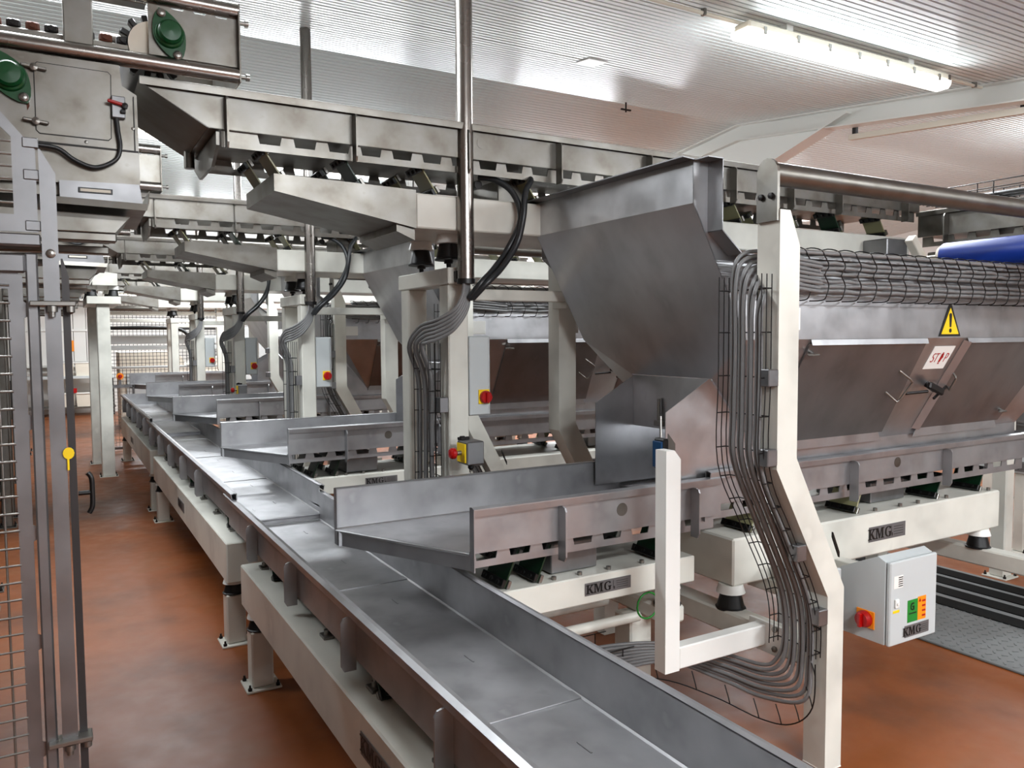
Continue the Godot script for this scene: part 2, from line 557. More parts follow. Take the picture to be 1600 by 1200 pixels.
# ---------------------------------------------------------------- vibrating trough parts
# a trough lies along +x; p: xl, xr, zf, zn, top, fl (floor), wb (wall bottom), rb (rail bottom)
func trough(o: Node3D, p: Dictionary, m: String):
	var th := 0.004
	var xl0: float = p.get("xlf", p.xl)      # left end of far wall
	var xl1: float = p.xl                    # left end of near wall
	var lip := 0.032
	for side in [-1, 1]:
		var z: float = p.zn if side > 0 else p.zf
		var xl: float = xl1 if side > 0 else xl0
		var s := S()
		var wall := [[xl, p.wb], [p.xr, p.wb], [p.xr, p.top], [xl, p.top]]
		if p.has("incline"): wall = [[p.xl + p.incline[0], p.wb], [p.xr, p.wb], [p.xr, p.top], [p.xl, p.top], [p.xl, p.top - .015]]
		if p.has("droop"): wall = [[xl, p.wb], [p.xr + p.droop, p.wb], [p.xr, p.top], [xl, p.top]]
		slab(s, xy(wall, z), Vector3(0, 0, side * th))
		# rolled lip
		slab(s, [Vector3(xl, p.top, z), Vector3(p.xr, p.top, z), Vector3(p.xr, p.top + .003, z + side * lip * .45), Vector3(xl, p.top + .003, z + side * lip * .45)], Vector3(0, -th, 0))
		slab(s, [Vector3(xl, p.top + .003, z + side * lip * .45), Vector3(p.xr, p.top + .003, z + side * lip * .45), Vector3(p.xr, p.top - .003, z + side * lip), Vector3(xl, p.top - .003, z + side * lip)], Vector3(0, -th, 0))
		slab(s, [Vector3(xl, p.top - .003, z + side * lip), Vector3(p.xr, p.top - .003, z + side * lip), Vector3(p.xr, p.top - .03, z + side * (lip - .004)), Vector3(xl, p.top - .03, z + side * (lip - .004))], Vector3(0, 0, -side * .003))
		part("side_wall", s, m, o)
		if p.get("capped", false):
			s = S()
			slab(s, [Vector3(xl, p.rb, z), Vector3(xl, p.top - .004, z), Vector3(xl, p.top, z + side * .012), Vector3(xl, p.top - .008, z + side * lip), Vector3(xl, p.rb, z + side * lip)], Vector3(.004, 0, 0))
			part("end_cap", s, m, o)
	var f := S()
	if p.has("incline"):
		slab(f, [Vector3(p.xl + p.incline[0], p.fl, p.zf), Vector3(p.xr, p.fl, p.zf), Vector3(p.xr, p.fl, p.zn), Vector3(p.xl + p.incline[0], p.fl, p.zn)], Vector3(0, -th, 0))
		slab(f, [Vector3(p.xl, p.top - .01, p.zf), Vector3(p.xl + p.incline[0], p.fl, p.zf), Vector3(p.xl + p.incline[0], p.fl, p.zn), Vector3(p.xl, p.top - .01, p.zn)], Vector3(-.002, -th, 0))
	else:
		slab(f, [Vector3(xl0, p.fl, p.zf), Vector3(p.xr, p.fl, p.zf), Vector3(p.xr, p.fl, p.zn), Vector3(xl1, p.fl, p.zn)], Vector3(0, -th, 0))
	var fx: float = p.xl + p.incline[0] if p.has("incline") else xl1
	for side in [-1, 1]:
		var z: float = p.zn if side > 0 else p.zf
		var x0: float = fx if side > 0 or p.has("incline") else xl0
		slab(f, [Vector3(x0, p.fl + .001, z - side * .006), Vector3(p.xr, p.fl + .001, z - side * .006), Vector3(p.xr, p.fl + .006, z - side * .0005), Vector3(x0, p.fl + .006, z - side * .0005)], Vector3(0, -.001, 0))
	part("pan", f, m, o)
	if p.get("skirt", true):
		f = S()
		slab(f, [Vector3(xl0, p.fl, p.zf), Vector3(xl1, p.fl, p.zn), Vector3(xl1, p.rb, p.zn), Vector3(xl0, p.rb, p.zf)], Vector3(th, 0, 0))
		part("end_skirt", f, m, o)
		f = S()
		rod(f, Vector3(xl0 - .002, p.fl - .005, p.zf), Vector3(xl1 - .002, p.fl - .005, p.zn), .006, 8)
		part("rolled_edge", f, m, o)
	if p.get("closed", false):
		f = S()
		slab(f, [Vector3(p.xr, p.wb, p.zf), Vector3(p.xr, p.wb, p.zn), Vector3(p.xr, p.top, p.zn), Vector3(p.xr, p.top, p.zf)], Vector3(-th, 0, 0))
		part("end_wall", f, m, o)
	# slotted rails under the walls
	if p.get("rails", true):
		for side in [-1, 1]:
			var z: float = p.zn - .024 if side > 0 else p.zf + .024
			var x0: float = p.get("railx", xl1 if side > 0 else xl0)
			var pts := [[x0, p.rb], [p.xr - .02, p.rb], [p.xr - .02, p.wb]]
			var d: float = (p.wb - p.rb) * 0.56
			var x: float = p.xr - .09
			while x - .095 > x0 + .02:
				pts += [[x, p.wb], [x - .008, p.wb - d], [x - .087, p.wb - d], [x - .095, p.wb]]
				x -= .14
			pts.append([x0, p.wb])
			f = S()
			slab(f, xy(pts, z), Vector3(0, 0, side * .005))
			part("slotted_rail", f, m, o)
	for x in p.get("ribs", []):
		for side in [-1, 1]:
			var z: float = p.zn + th + .0005 if side > 0 else p.zf - th - .0005
			var w: float = side * p.get("ribw", .05)
			f = S()
			slab(f, [Vector3(x, p.rb - .012, z), Vector3(x, p.rb - .012, z + w * .8), Vector3(x, p.rb + .006, z + w), Vector3(x, p.top - .05, z + w), Vector3(x, p.top - .036, z + w * .85), Vector3(x, p.top - .032, z + w * .6), Vector3(x, p.top - .032, z)], Vector3(.007, 0, 0))
			part("rib", f, m, o)
	for x in p.get("discs", []):
		f = S()
		lathe(f, Vector3(x, (p.top + p.wb) / 2, p.zn + th), Vector3(0, 0, 1), [[.026, 0.0], [.026, .0012], [0, .0015]], 20)
		part("weld_disc", f, "old_steel", o)

func spring(o: Node3D, x: float, yt: float, yb: float, zc: float, dx: float, m: String, w := 0.13):
	var s := S()
	var a := Vector3(x + dx, yt, zc)
	var b := Vector3(x, yb, zc)
	var d := (a - b)
	var xf := Transform3D(Basis(Vector3(d.y, -d.x, 0).normalized(), d.normalized(), Vector3(0, 0, 1)), (a + b) / 2)
	obox(s, xf, Vector3(.007, d.length(), w), .001)
	var p := part("leaf_spring", s, m, o)
	s = S()
	for e in [-1, 1]:
		var c := Transform3D(xf.basis, (a + b) / 2 + d * (0.40 * e) + xf.basis.x * (-.012))
		obox(s, c, Vector3(.016, .03, w + .01), .002)
		for q in [-1, 0, 1]:
			lathe(s, c.origin + Vector3(0, 0, q * w * .33) - xf.basis.x * .008, -xf.basis.x, [[.009, 0], [.009, .006], [0, .008]], 6)
	part("spring_clamp", s, "black", p)
	s = S()
	for e in [-1, 1]:
		var c := Transform3D(xf.basis, (a + b) / 2 + d * (0.40 * e) + xf.basis.x * .012)
		obox(s, c, Vector3(.014, .034, w + .012), .002)
	part("clamp_block", s, "wire_bright", p)

func mount(o: Node3D, at: Vector3, h: float, stem := 0.0, r := .05):
	# rubber cone below a white cup; at = top centre
	var s := S()
	lathe(s, at, Vector3(0, -1, 0), [[0, 0], [r * .95, 0], [r * 1.15, h * .34], [r * .9, h * .36], [0, h * .36]], 18)
	var c := part("mount_cup", s, "white_paint", o)
	s = S()
	lathe(s, at - Vector3(0, h * .36, 0), Vector3(0, -1, 0), [[0, 0], [r * .82, 0], [r * .86, h * .1], [r * 1.08, h * .54], [r * 1.2, h * .58], [r * 1.2, h * .64], [0, h * .64]], 18)
	part("rubber_mount", s, "rubber", o)
	if stem > 0:
		s = S()
		rod(s, at - Vector3(0, h, 0), at - Vector3(0, h + stem, 0), .012, 8)
		lathe(s, at - Vector3(0, h, 0), Vector3(0, -1, 0), [[.022, 0], [.022, .014], [0, .014]], 6)
		part("mount_stem", s, "wire_dark", o)

func plate(o: Node3D, at: Vector3, w: float, h: float, rot := Vector3.ZERO):
	# maker's plate with its lettering
	var s := S()
	var b := Basis.from_euler(rot)
	obox(s, Transform3D(b, at), Vector3(w, h, .003), .001)
	var p := part("name_plate", s, "plate_grey", o)
	var q := Vector3.ZERO
	text("lettering", "KMG", h * .74, "black", p, at + b * Vector3(-w * .21, 0, .0022), rot)
	s = S()
	obox(s, Transform3D(b, at + b * Vector3(w * .125, -h * .22, .002)), Vector3(w * .03, h * .22, .001), 0)
	obox(s, Transform3D(b, at + b * Vector3(w * .105, h * .08, .002)), Vector3(w * .008, h * .6, .001), 0)
	for k in 4:
		obox(s, Transform3D(b, at + b * Vector3(w * .3, h * (.26 - k * .17), .002)), Vector3(w * .26, h * .035, .001), 0)
	part("fine_print", s, "plate_dark", p)

func leg(o: Node3D, x: float, z: float, top: float, w := .1, m := "cream_paint"):
	var s := S()
	box(s, x - w / 2, x + w / 2, 0.008, top, z - w / 2, z + w / 2, .008)
	var p := part("leg", s, m, o)
	s = S()
	box(s, x - w / 2 - .03, x + w / 2 + .03, 0, .01, z - w / 2 - .03, z + w / 2 + .03, .002)
	part("foot_plate", s, m, p)
	s = S()
	for q in [[-1, -1], [1, 1], [-1, 1], [1, -1]]:
		lathe(s, Vector3(x + q[0] * (w / 2 + .014), .01, z + q[1] * (w / 2 + .014)), Vector3.UP, [[.010, 0], [.010, .012], [.005, .012], [.005, .026], [0, .026]], 6)
	part("anchor_bolt", s, "wire_dark", p)

# ---------------------------------------------------------------- the collecting line along the aisle
func main_line():
	# each section: far end, near end, rise
	var secs := [[-4.5, -0.5, 0.0, "near section of the long collecting trough, its pan in the foreground"], [-8.75, -4.27, 0.035, "middle section of the long collecting trough stepping over the near one"], [-12.35, -8.42, 0.07, "far section of the long collecting trough by the twin white columns"]]
	for i in 3:
		var z0: float = secs[i][1]
		var L: float = secs[i][1] - secs[i][0]
		var dy: float = secs[i][2]
		# local x runs to world -z, local z to world x
		var t := thing("collecting_trough", secs[i][3], "conveyor", Vector3(0, 0, z0), "sections of the collecting trough", PI / 2)
		var ribs := []
		var r := 0.45 + 0.66 * (i % 2)
		while r < L - .1:
			ribs.append(r)
			r += .71
		trough(t, {"xl": 0.0, "xr": L, "zf": .797, "zn": 1.232, "top": .80 + dy, "fl": .645 + dy, "wb": .625 + dy, "rb": .605 + dy, "ribs": ribs, "ribw": .05, "skirt": true, "closed": i == 2, "rails": false, "capped": false}, "pan_steel")
		# seam strip and punched dimples on the pan
		var s := S()
		for k in range(1, int(L / 1.25) + 1):
			box(s, k * 1.25, k * 1.25 + .05, .645 + dy, .649 + dy, .80, 1.23, .001)
		part("pan_seam", s, "pan_steel", t)
		s = S()
		for k in int(L / .62):
			for q in [.93, 1.08]:
				box(s, k * .62 + .2 + (q - .9), k * .62 + .26 + (q - .9), .645 + dy, .6475 + dy, q, q + .006, .001)
		part("pan_dimple", s, "pan_steel", t)
		# base beam on mounts and legs
		var a := .0 if i == 0 else (.0 if i == 1 else -.3)
		var e := 3.40 if i == 0 else (3.55 if i == 1 else 3.5)
		s = S()
		box(s, a, e, .36, .558 + dy * .5, .734, 1.22, .006)
		part("base_beam", s, "cream_paint", t)
		for x in [a + .35, (a + e) / 2, e - .35]:
			for z in [.86, 1.14]:
				spring(t, x, .625 + dy, .562 + dy * .5, z, .05, "spring_green", .1)
		s = S()
		for k in 7:
			box(s, a + .25 + k * .5, a + .31 + k * .5, .556 + dy * .5, .568 + dy * .5, .80, .84, .002)
			lathe(s, Vector3(a + .28 + k * .5, .568 + dy * .5, .82), Vector3.UP, [[.011, 0], [.011, .018], [0, .02]], 6)
		part("bolt_lug", s, "wire_bright", t)
		for x in [a + .12, e - .13]:
			for z in [.79, 1.17]:
				mount(t, Vector3(x, .36, z), .085, 0, .05)
				leg(t, x, z, .277)
			s = S()
			box(s, x - .04, x + .04, .20, .25, .84, 1.12, .005)
			part("cross_tie", s, "cream_paint", t)
		plate(t, Vector3(1.52 if i == 0 else 1.72, .466, .7325), .29, .07, Vector3(0, PI, 0))

# ---------------------------------------------------------------- one weighing station and its copies
func stations():
	var z := func(k): return Vector3(0, 0, -STEP * k)
	var set_of := [
		[discharge_feeder(), 5, "small discharge trough with angled tip over the collecting line, "],
		[weigh_feeder(), 4, "long stainless trough under the hopper on a white beam, "],
		[hopper(), 4, "faceted stainless weigh hopper with hinged side doors, "],
		[support_frame(), 5, "cream tubular hopper frame with kinked legs and top pipe, "],
		[overhead_feeder(), 5, "overhead stainless trough on a white beam with wedge end, "],
		[portal(), 5, "twin cream posts with cap beam and rubber mounts, "],
		[isolator(), 4, "grey wall box with red and yellow rotary switch, "],
		[post_cables(), 4, "grey cables falling from the drop pipe into a wire basket, "],
		[hoses(), 3, "two dark looped hoses behind the drop pipe, "],
		[frame_cables(), 3, "thick grey cable bundle in wire basket down the kinked leg, "],
		[hopper_cables(), 3, "grey cables woven through the wire tray along the hopper, "],
	]
	for e in set_of:
		var o: Node3D = e[0]
		o.set_meta("label", e[2] + ORD[0])
		for k in range(1, e[1]):
			var c := copy(o, z.call(k), e[2] + ORD[k])
			if String(o.name) == "discharge_feeder": c.position.y += [0, .03, .045, .06, .08][k]
	for k in 4: drop_pipe(k)
	var es := estop()
	es.set_meta("label", "steel emergency stop box with red mushroom button on the nearest twin posts")
	copy(es, z.call(2), "steel emergency stop box with red button on the third pair of twin posts")
	signs()
	sensor()
	control_boxes()

func discharge_feeder() -> Node3D:
	var t := thing("discharge_feeder", "", "conveyor", Vector3(1.8, 0, -2.7), "discharge troughs above the collecting line")
	trough(t, {"xlf": .935, "xl": 1.228, "xr": 2.42, "zf": -3.005, "zn": -2.424, "top": 1.055, "fl": .893, "wb": .889, "rb": .83, "ribs": [1.594, 2.25], "discs": [1.893], "capped": true}, "pan_steel")
	var s := S()
	box(s, 1.29, 2.314, .606, .717, -2.97, -2.46, .005)
	part("base_beam", s, "cream_paint", t)
	for x in [1.40, 1.54, 2.13]:
		for z in [-2.56, -2.86]:
			spring(t, x, .86, .722, z, .06, "spring_green", .15)
	s = S()
	box(s, 1.64, 1.86, .722, .84, -2.92, -2.54, .004)
	part("drive_box", s, "steel", t)
	s = S()
	for x in [1.62, 1.74, 1.88, 2.05, 2.2]:
		lathe(s, Vector3(x, .717, -2.49), Vector3.UP, [[.01, 0], [.01, .014], [0, .016]], 6)
	part("bolt", s, "wire_bright", t)
	plate(t, Vector3(1.855, .665, -2.458), .225, .05)
	for z in [-2.55, -2.9]:
		mount(t, Vector3(1.42, .606, z), .11, 0, .05)
		mount(t, Vector3(2.24, .606, z), .11, 0, .05)
		leg(t, 1.42, z, .496)
	leg(t, 2.19, -2.72, .42, .12)
	s = S()
	box(s, 2.19, 2.30, .42, .496, -2.96, -2.5, .012)
	part("mount_bar", s, "cream_paint", t)
	s = S()
	rod(s, Vector3(1.42, .44, -2.62), Vector3(2.14, .44, -2.62), .022, 12)
	rod(s, Vector3(1.42, .44, -2.85), Vector3(2.14, .44, -2.85), .022, 12)
	part("tie_tube", s, "cream_paint", t)
	s = S()
	var loop := []
	for k in 13: loop.append(Vector3(2.09 + .055 * cos(PI * .2 + k * .42), .53 + .055 * sin(PI * .2 + k * .42), -2.50))
	tube(s, loop, .004, 6)
	part("earth_wire", s, "green_label", t)
	return t

func weigh_feeder() -> Node3D:
	var t := thing("weigh_feeder", "", "conveyor", Vector3(3.5, 0, -2.7), "long troughs below the weigh hoppers")
	trough(t, {"xl": 2.34, "xr": 4.86, "zf": -3.005, "zn": -2.43, "top": 1.08, "fl": .935, "wb": .935, "rb": .865, "ribs": [3.267, 4.02], "discs": [3.635], "closed": true, "droop": -.05}, "pan_steel")
	var s := S()
	box(s, 2.497, 4.565, .56, .77, -3.0, -2.42, .008)
	part("base_beam", s, "cream_paint", t)
	for x in [2.64, 3.36, 4.02, 4.42]:
		for z in [-2.54, -2.88]:
			spring(t, x, .90, .775, z, .06, "spring_amber" if x < 3.8 else "spring_green", .16)
	s = S()
	box(s, 3.62, 3.9, .775, .88, -2.9, -2.56, .004)
	part("drive_box", s, "steel", t)
	s = S()
	for x in [2.7, 3.5, 3.7, 3.85, 4.1, 4.5]:
		lathe(s, Vector3(x, .77, -2.45), Vector3.UP, [[.011, 0], [.011, .016], [0, .018]], 6)
	part("bolt", s, "wire_bright", t)
	plate(t, Vector3(3.555, .667, -2.418), .288, .074)
	for z in [-2.47, -2.95]:
		mount(t, Vector3(2.535, .56, z), .11, 0, .055)
		mount(t, Vector3(4.45, .56, z), .11, 0, .055)
	return t

func hopper() -> Node3D:
	var t := thing("weigh_hopper", "", "hopper", Vector3(3.4, 1.0, -2.7), "weigh hoppers along the line")
	var zn := -2.177
	var zf := -3.253
	var ln := -2.45
	var lf := -2.985
	var V := func(x, y, z): return Vector3(x, y, z)
	var m := "hopper_steel"
	var th := .004
	var s := S()
	slab(s, [V.call(2.025, 2.286, zf), V.call(2.025, 2.286, zn), V.call(2.025, 2.13, zn), V.call(2.025, 2.13, zf)], Vector3(th, 0, 0))
	part("end_panel", s, m, t)
	s = S()
	slab(s, [V.call(2.025, 2.13, zf), V.call(2.025, 2.13, zn), V.call(2.30, 1.63, zn), V.call(2.39, 1.466, ln), V.call(2.39, 1.466, lf), V.call(2.30, 1.63, zf)], Vector3(th, .002, 0))
	part("sloped_end_panel", s, m, t)
	for q in [[zn, ln, -1.0], [zf, lf, 1.0]]:
		s = S()
		slab(s, [V.call(2.30, 1.63, q[0]), V.call(2.66, 1.14, q[1]), V.call(2.39, 1.466, q[1])], Vector3(.003, .001, q[2] * .002))
		part("corner_facet", s, m, t)
		s = S()
		slab(s, xy([[2.025, 2.286], [2.10, 2.286], [2.10, 2.03], [2.2, 1.95], [5.0, 1.95], [5.0, 1.63], [2.30, 1.63], [2.025, 2.13]], q[0]), Vector3(0, 0, q[2] * th))
		part("side_panel", s, m, t)
		s = S()
		slab(s, [V.call(2.30, 1.63, q[0]), V.call(5.0, 1.63, q[0]), V.call(4.75, 1.14, q[1]), V.call(2.66, 1.14, q[1])], Vector3(0, .002, q[2] * th))
		part("sloped_side_panel", s, m, t)
		s = S()
		slab(s, xy([[2.66, 1.14], [4.75, 1.14], [4.75, 1.0], [2.66, 1.0]], q[1]), Vector3(0, 0, q[2] * th))
		part("outlet_skirt", s, m, t)
		# outward rim flange following the stepped edge
		s = S()
		var w := Vector3(0, 0, -q[2] * .075)
		var e := [[2.025, 2.286], [2.10, 2.286], [2.10, 2.03], [2.2, 1.95], [5.0, 1.95]]
		for i in 4:
			var a := Vector3(e[i][0], e[i][1], q[0])
			var b := Vector3(e[i + 1][0], e[i + 1][1], q[0])
			var nn := (b - a).cross(w).normalized() * .004
			slab(s, [a, b, b + w, a + w], nn)
		part("rim_flange", s, "steel", t)
	s = S()
	slab(s, [V.call(2.03, 2.286, zf - .07), V.call(2.03, 2.286, zn), V.call(1.975, 2.29, zn), V.call(1.975, 2.29, zf - .07)], Vector3(0, .004, 0))
	part("rim_flange", s, "steel", t)
	s = S()
	slab(s, [V.call(5.0, 1.95, zf), V.call(5.0, 1.95, zn), V.call(5.0, 1.63, zn), V.call(5.0, 1.63, zf)], Vector3(-th, 0, 0))
	slab(s, [V.call(5.0, 1.63, zf), V.call(5.0, 1.63, zn), V.call(4.75, 1.14, ln), V.call(4.75, 1.14, lf)], Vector3(-th, .002, 0))
	part("end_panel", s, m, t)
	# outlet chute plates and gate
	s = S()
	slab(s, xy([[2.176, .95], [2.176, 1.337], [2.403, 1.461], [2.66, 1.14], [2.66, .95]], -2.985), Vector3(0, 0, .004))
	part("chute_plate", s, m, t)
	s = S()
	slab(s, xy([[2.139, .95], [2.139, 1.335], [2.378, 1.466], [2.66, 1.14], [2.66, .95]], -2.45), Vector3(0, 0, -.004))
	part("chute_plate", s, m, t)
	s = S()
	slab(s, [V.call(2.395, 1.462, -2.98), V.call(2.395, 1.462, -2.455), V.call(2.40, 1.22, -2.455), V.call(2.40, 1.22, -2.98)], Vector3(th, 0, 0))
	var g := part("outlet_gate", s, m, t)
	s = S()
	for z in [-2.62, -2.78]:
		rod(s, V.call(2.385, 1.26, z), V.call(2.385, 1.36, z), .008, 8)
	box(s, 2.37, 2.395, 1.235, 1.26, -2.80, -2.74)
	part("adjusting_rod", s, "wire_bright", g)
	# doors on both sloped sides
	for sd in [1.0, -1.0]:
		var z0: float = zn if sd > 0 else zf
		var D := func(x, v, off): return Vector3(x, 1.63 - .49 * v, z0 - sd * .273 * v) + Vector3(0, -.487, .873 * sd) * off
		var n := Vector3(0, -.487, .873 * sd)
		for d in [[2.67, 3.46, 3.50], [3.78, 4.62, 4.52]]:
			s = S()
			slab(s, [D.call(d[0], .03, .001), D.call(d[1], .03, .001), D.call(d[2], .93, .001), D.call(d[0] if d[0] < 3 else d[0] - .01, .93, .001)], n * .008)
			var dr := part("door", s, "steel", t)
			s = S()
			slab(s, [D.call(d[0], .93, .004), D.call(d[2] - .03, .93, .004), D.call(d[2], 1.0, .022), D.call(d[0] - .02, 1.0, .022)], n * .004)
			part("door_sill", s, "pan_steel", dr)
			s = S()
			slab(s, [D.call(d[0], .0, .001), D.call(d[1], .0, .001), D.call(d[1], .03, .018), D.call(d[0], .03, .018)], n * .003)
			if d[0] > 3: slab(s, [D.call(d[0] - .02, .02, .001), D.call(d[0] + .012, .02, .022), D.call(d[0], .93, .022), D.call(d[0] - .035, .93, .001)], n * .003)
			part("door_edge", s, "pan_steel", dr)
			s = S()
			if d[0] < 3:
				tube(s, [D.call(3.372, .30, .008), D.call(3.425, .345, .045), D.call(3.446, .37, .05), D.call(3.446, .395, .05), D.call(3.424, .545, .05), D.call(3.412, .565, .047), D.call(3.353, .505, .008)], .0055, 8)
			else:
				tube(s, [D.call(3.80, .33, .008), D.call(3.785, .34, .04), D.call(3.79, .36, .05), D.call(3.79, .45, .05), D.call(3.80, .48, .045), D.call(3.85, .50, .008)], .0055, 8)
			part("handle", s, "wire_bright", dr)
			s = S()
			var bx: float = 2.69 if d[0] < 3 else 4.47
			var bv: float = .10 if d[0] < 3 else .80
			rod(s, D.call(bx, bv, 0), D.call(bx, bv, .035), .008, 8)
			obox(s, Transform3D(Basis(), D.call(bx, bv, .03)), Vector3(.07, .012, .012), .004)
			part("wing_bolt", s, "wire_bright", dr)
		s = S()
		rod(s, D.call(3.665, .46, 0), D.call(3.665, .46, .05), .016, 8)
		obox(s, Transform3D(Basis(Vector3(0, 0, 1), -.35), D.call(3.665, .45, .05)), Vector3(.12, .035, .022), .006)
		obox(s, Transform3D(Basis(Vector3(0, 0, 1), .5), D.call(3.73, .5, .045)), Vector3(.12, .014, .012), .004)
		rod(s, D.call(3.5, .52, .02), D.call(3.62, .48, .045), .008, 6)
		part("latch", s, "wire_dark", t)
	return t

func kinked(o: Node3D, xu: float, xl: float, zc: float, mir := 1.0, f := 1.0):
	# upper post, slanted knee and lower post as one welded leg (profile in x, y)
	var w := .106 * mir * f
	var K := func(y): return 1.65 + (y - 1.65) * f
	var s := S()
	var zz := .1
	var prof := [[xu, K.call(2.10)], [xu + w * .5, K.call(2.10)], [xu + w, K.call(1.975)], [xu + w, K.call(1.19)], [xl + w * .9, K.call(.655)], [xl + w * .9, .004], [xl, .004], [xl, K.call(.63)], [xu, K.call(1.155)]]
	slab(s, xy(prof, zc - zz / 2), Vector3(0, 0, zz))
	var l := part("kinked_leg", s, "cream_paint", o)
	s = S()
	box(s, xl - .002 * mir, xl + w * .9 + .002 * mir, 0, .006, zc - .052, zc + .052)
	part("foot_plate", s, "cream_paint", l)
	# round topped pipe plate
	s = S()
	var pts := [[zc - .046, K.call(2.06)], [zc + .046, K.call(2.06)]]
	for k in 9:
		var a := PI * k / 8
		pts.append([zc + .046 * cos(a), K.call(2.235) + .05 * sin(a)])
	slab(s, zy(pts, xu - .012 * mir), Vector3(.012 * mir, 0, 0))
	var pp := part("pipe_plate", s, "old_steel", o)
	s = S()
	for q in [-.022, .022]:
		lathe(s, Vector3(xu - .012 * mir, K.call(2.15), zc + q), Vector3(-mir, 0, 0), [[.011, 0], [.011, .01], [0, .012]], 6)
	part("bolt", s, "wire_dark", pp)

func support_frame() -> Node3D:
	var t := thing("support_frame", "", "frame", Vector3(3.5, 0, -2.7), "hopper support frames")
	for zc in [-1.95, -3.48]:
		var f := .955 if zc > -3 else 1.0
		kinked(t, 2.268 * f, 2.563 * f, zc, 1.0, f)
		kinked(t, 5.2, 4.70, zc, -1.0)
		var s := S()
		var py := 1.65 + .585 * f
		rod(s, Vector3(2.268 * f, py, zc), Vector3(5.2, py, zc), .04, 20)
		part("top_pipe", s, "old_steel", t)
	for x in [2.47, 4.40]:
		var s := S()
		box(s, x, x + .1, .36, .455, -3.43, -2.0, .008)
		part("base_beam", s, "cream_paint", t)
	var s := S()
	box(s, 4.40, 4.62, .36, .455, -2.0, -1.9, .008)
	box(s, 4.40, 4.62, .36, .455, -3.53, -3.43, .008)
	part("foot_bar", s, "cream_paint", t)
	s = S()
	slab(s, xy([[2.50, .36], [2.66, .36], [2.66, .50], [2.50, .50]], -2.09), Vector3(0, 0, -.012))
	part("joint_plate", s, "cream_paint", t)
	for y in [1.50, 1.22, .86, .60]:
		s = S()
		var x: float = 2.268 if y > 1.16 else 2.268 + (1.155 - y) / .525 * .295
		box(s, min(x, 2.563) * .955 - .045, min(x, 2.563) * .955 + .005, y - .03, y + .03, -1.94, -1.90)
		part("tray_bracket", s, "steel", t)
	for zc in [-1.98, -3.43]:
		s = S()
		box(s, 2.36 if zc < -3 else 2.27, 2.42, 1.665, 1.75, zc - .05, zc - .04, .002)
		part("hopper_bracket", s, "white_paint", t)
	s = S()
	slab(s, xy([[2.462, .90], [2.50, .82], [2.50, .84], [2.462, .92]], -1.9), Vector3(0, 0, .008))
	part("side_tab", s, "wire_dark", t)
	return t

func overhead_feeder() -> Node3D:
	var t := thing("overhead_feeder", "", "conveyor", Vector3(2.6, 2.1, -3.5), "overhead troughs feeding the hoppers")
	trough(t, {"xl": .295, "xr": 4.96, "zf": -3.78, "zn": -3.2, "top": 2.597, "fl": 2.45, "wb": 2.447, "rb": 2.384, "ribs": [.588, 1.092, 1.609, 2.099, 2.65, 3.242, 3.7, 4.122, 4.767], "incline": [.235], "railx": .58, "skirt": false, "discs": [1.70, 4.3], "closed": true}, "old_steel")
	# end bracket and drain stub under the tip
	var s := S()
	slab(s, [Vector3(.56, 2.44, -3.77), Vector3(.56, 2.44, -3.22), Vector3(.56, 2.39, -3.22), Vector3(.56, 2.33, -3.34), Vector3(.56, 2.33, -3.64), Vector3(.56, 2.39, -3.77)], Vector3(.012, 0, 0))
	part("end_bracket", s, "old_steel", t)
	s = S()
	rod(s, Vector3(.53, 2.47, -3.70), Vector3(.53, 2.385, -3.70), .022, 12)
	part("drain_stub", s, "old_steel", t)
	s = S()
	box(s, 1.385, 4.9, 2.127, 2.278, -3.74, -3.22, .006)
	part("carrier_beam", s, "cream_paint", t)
	# tapered stainless nose
	s = S()
	var a0 := Vector3(.775, 2.303, -3.74)
	var quads := []
	var pf := [[.775, 2.303], [1.385, 2.29], [1.385, 2.125], [.775, 2.235]]
	slab(s, xy(pf, -3.74), Vector3(0, 0, .52))
	part("wedge_nose", s, "old_steel", t)
	s = S()
	slab(s, xy([[1.30, 2.14], [1.385, 2.12], [1.385, 2.075], [1.30, 2.11]], -3.72), Vector3(0, 0, .48))
	part("nose_gusset", s, "old_steel", t)
	for x in [.72, 1.05, 1.40, 1.93, 2.75, 3.3, 3.75, 4.15, 4.6]:
		for z in [-3.32, -3.62]:
			spring(t, x + .1, 2.41, 2.29, z, -.08, "spring_green" if x == 1.05 or x == 4.15 else "spring_amber", .13)
	for z in [-3.38, -3.70]:
		for x in [1.615, 4.78]:
			mount(t, Vector3(x, 2.127, z), .12, .06, .055)
	s = S()
	box(s, 1.86, 2.02, 2.28, 2.40, -3.6, -3.34, .004)
	part("drive_box", s, "old_steel", t)
	s = S()
	lathe(s, Vector3(1.74, 2.36, -3.36), Vector3(0, 0, 1), [[.02, 0], [.02, .05], [0, .05]], 12)
	part("cable_gland", s, "wire_dark", t)
	return t

func portal() -> Node3D:
	var t := thing("portal_posts", "", "frame", Vector3(1.61, 0, -3.55), "twin post frames under the overhead troughs")
	var s := S()
	for x in [1.563, 4.73]:
		for z in [-3.80, -3.33]:
			s = S()
			box(s, x, x + .102, 0.008, 1.89, z - .05, z + .05, .006)
			var p := part("post", s, "cream_paint", t)
			s = S()
			box(s, x - .03, x + .132, 0, .01, z - .08, z + .08)
			part("foot_plate", s, "cream_paint", p)
		s = S()
		box(s, x - .006, x + .108, 1.89, 1.966, -3.87, -3.265, .005)
		part("cap_beam", s, "cream_paint", t)
	s = S()
	box(s, 1.665, 2.25, 1.822, 1.876, -3.40, -3.34, .004)
	part("brace_bar", s, "cream_paint", t)
	s = S()
	box(s, 2.248, 2.265, 1.79, 1.91, -3.46, -3.33, .002)
	part("brace_plate", s, "cream_paint", t)
	return t

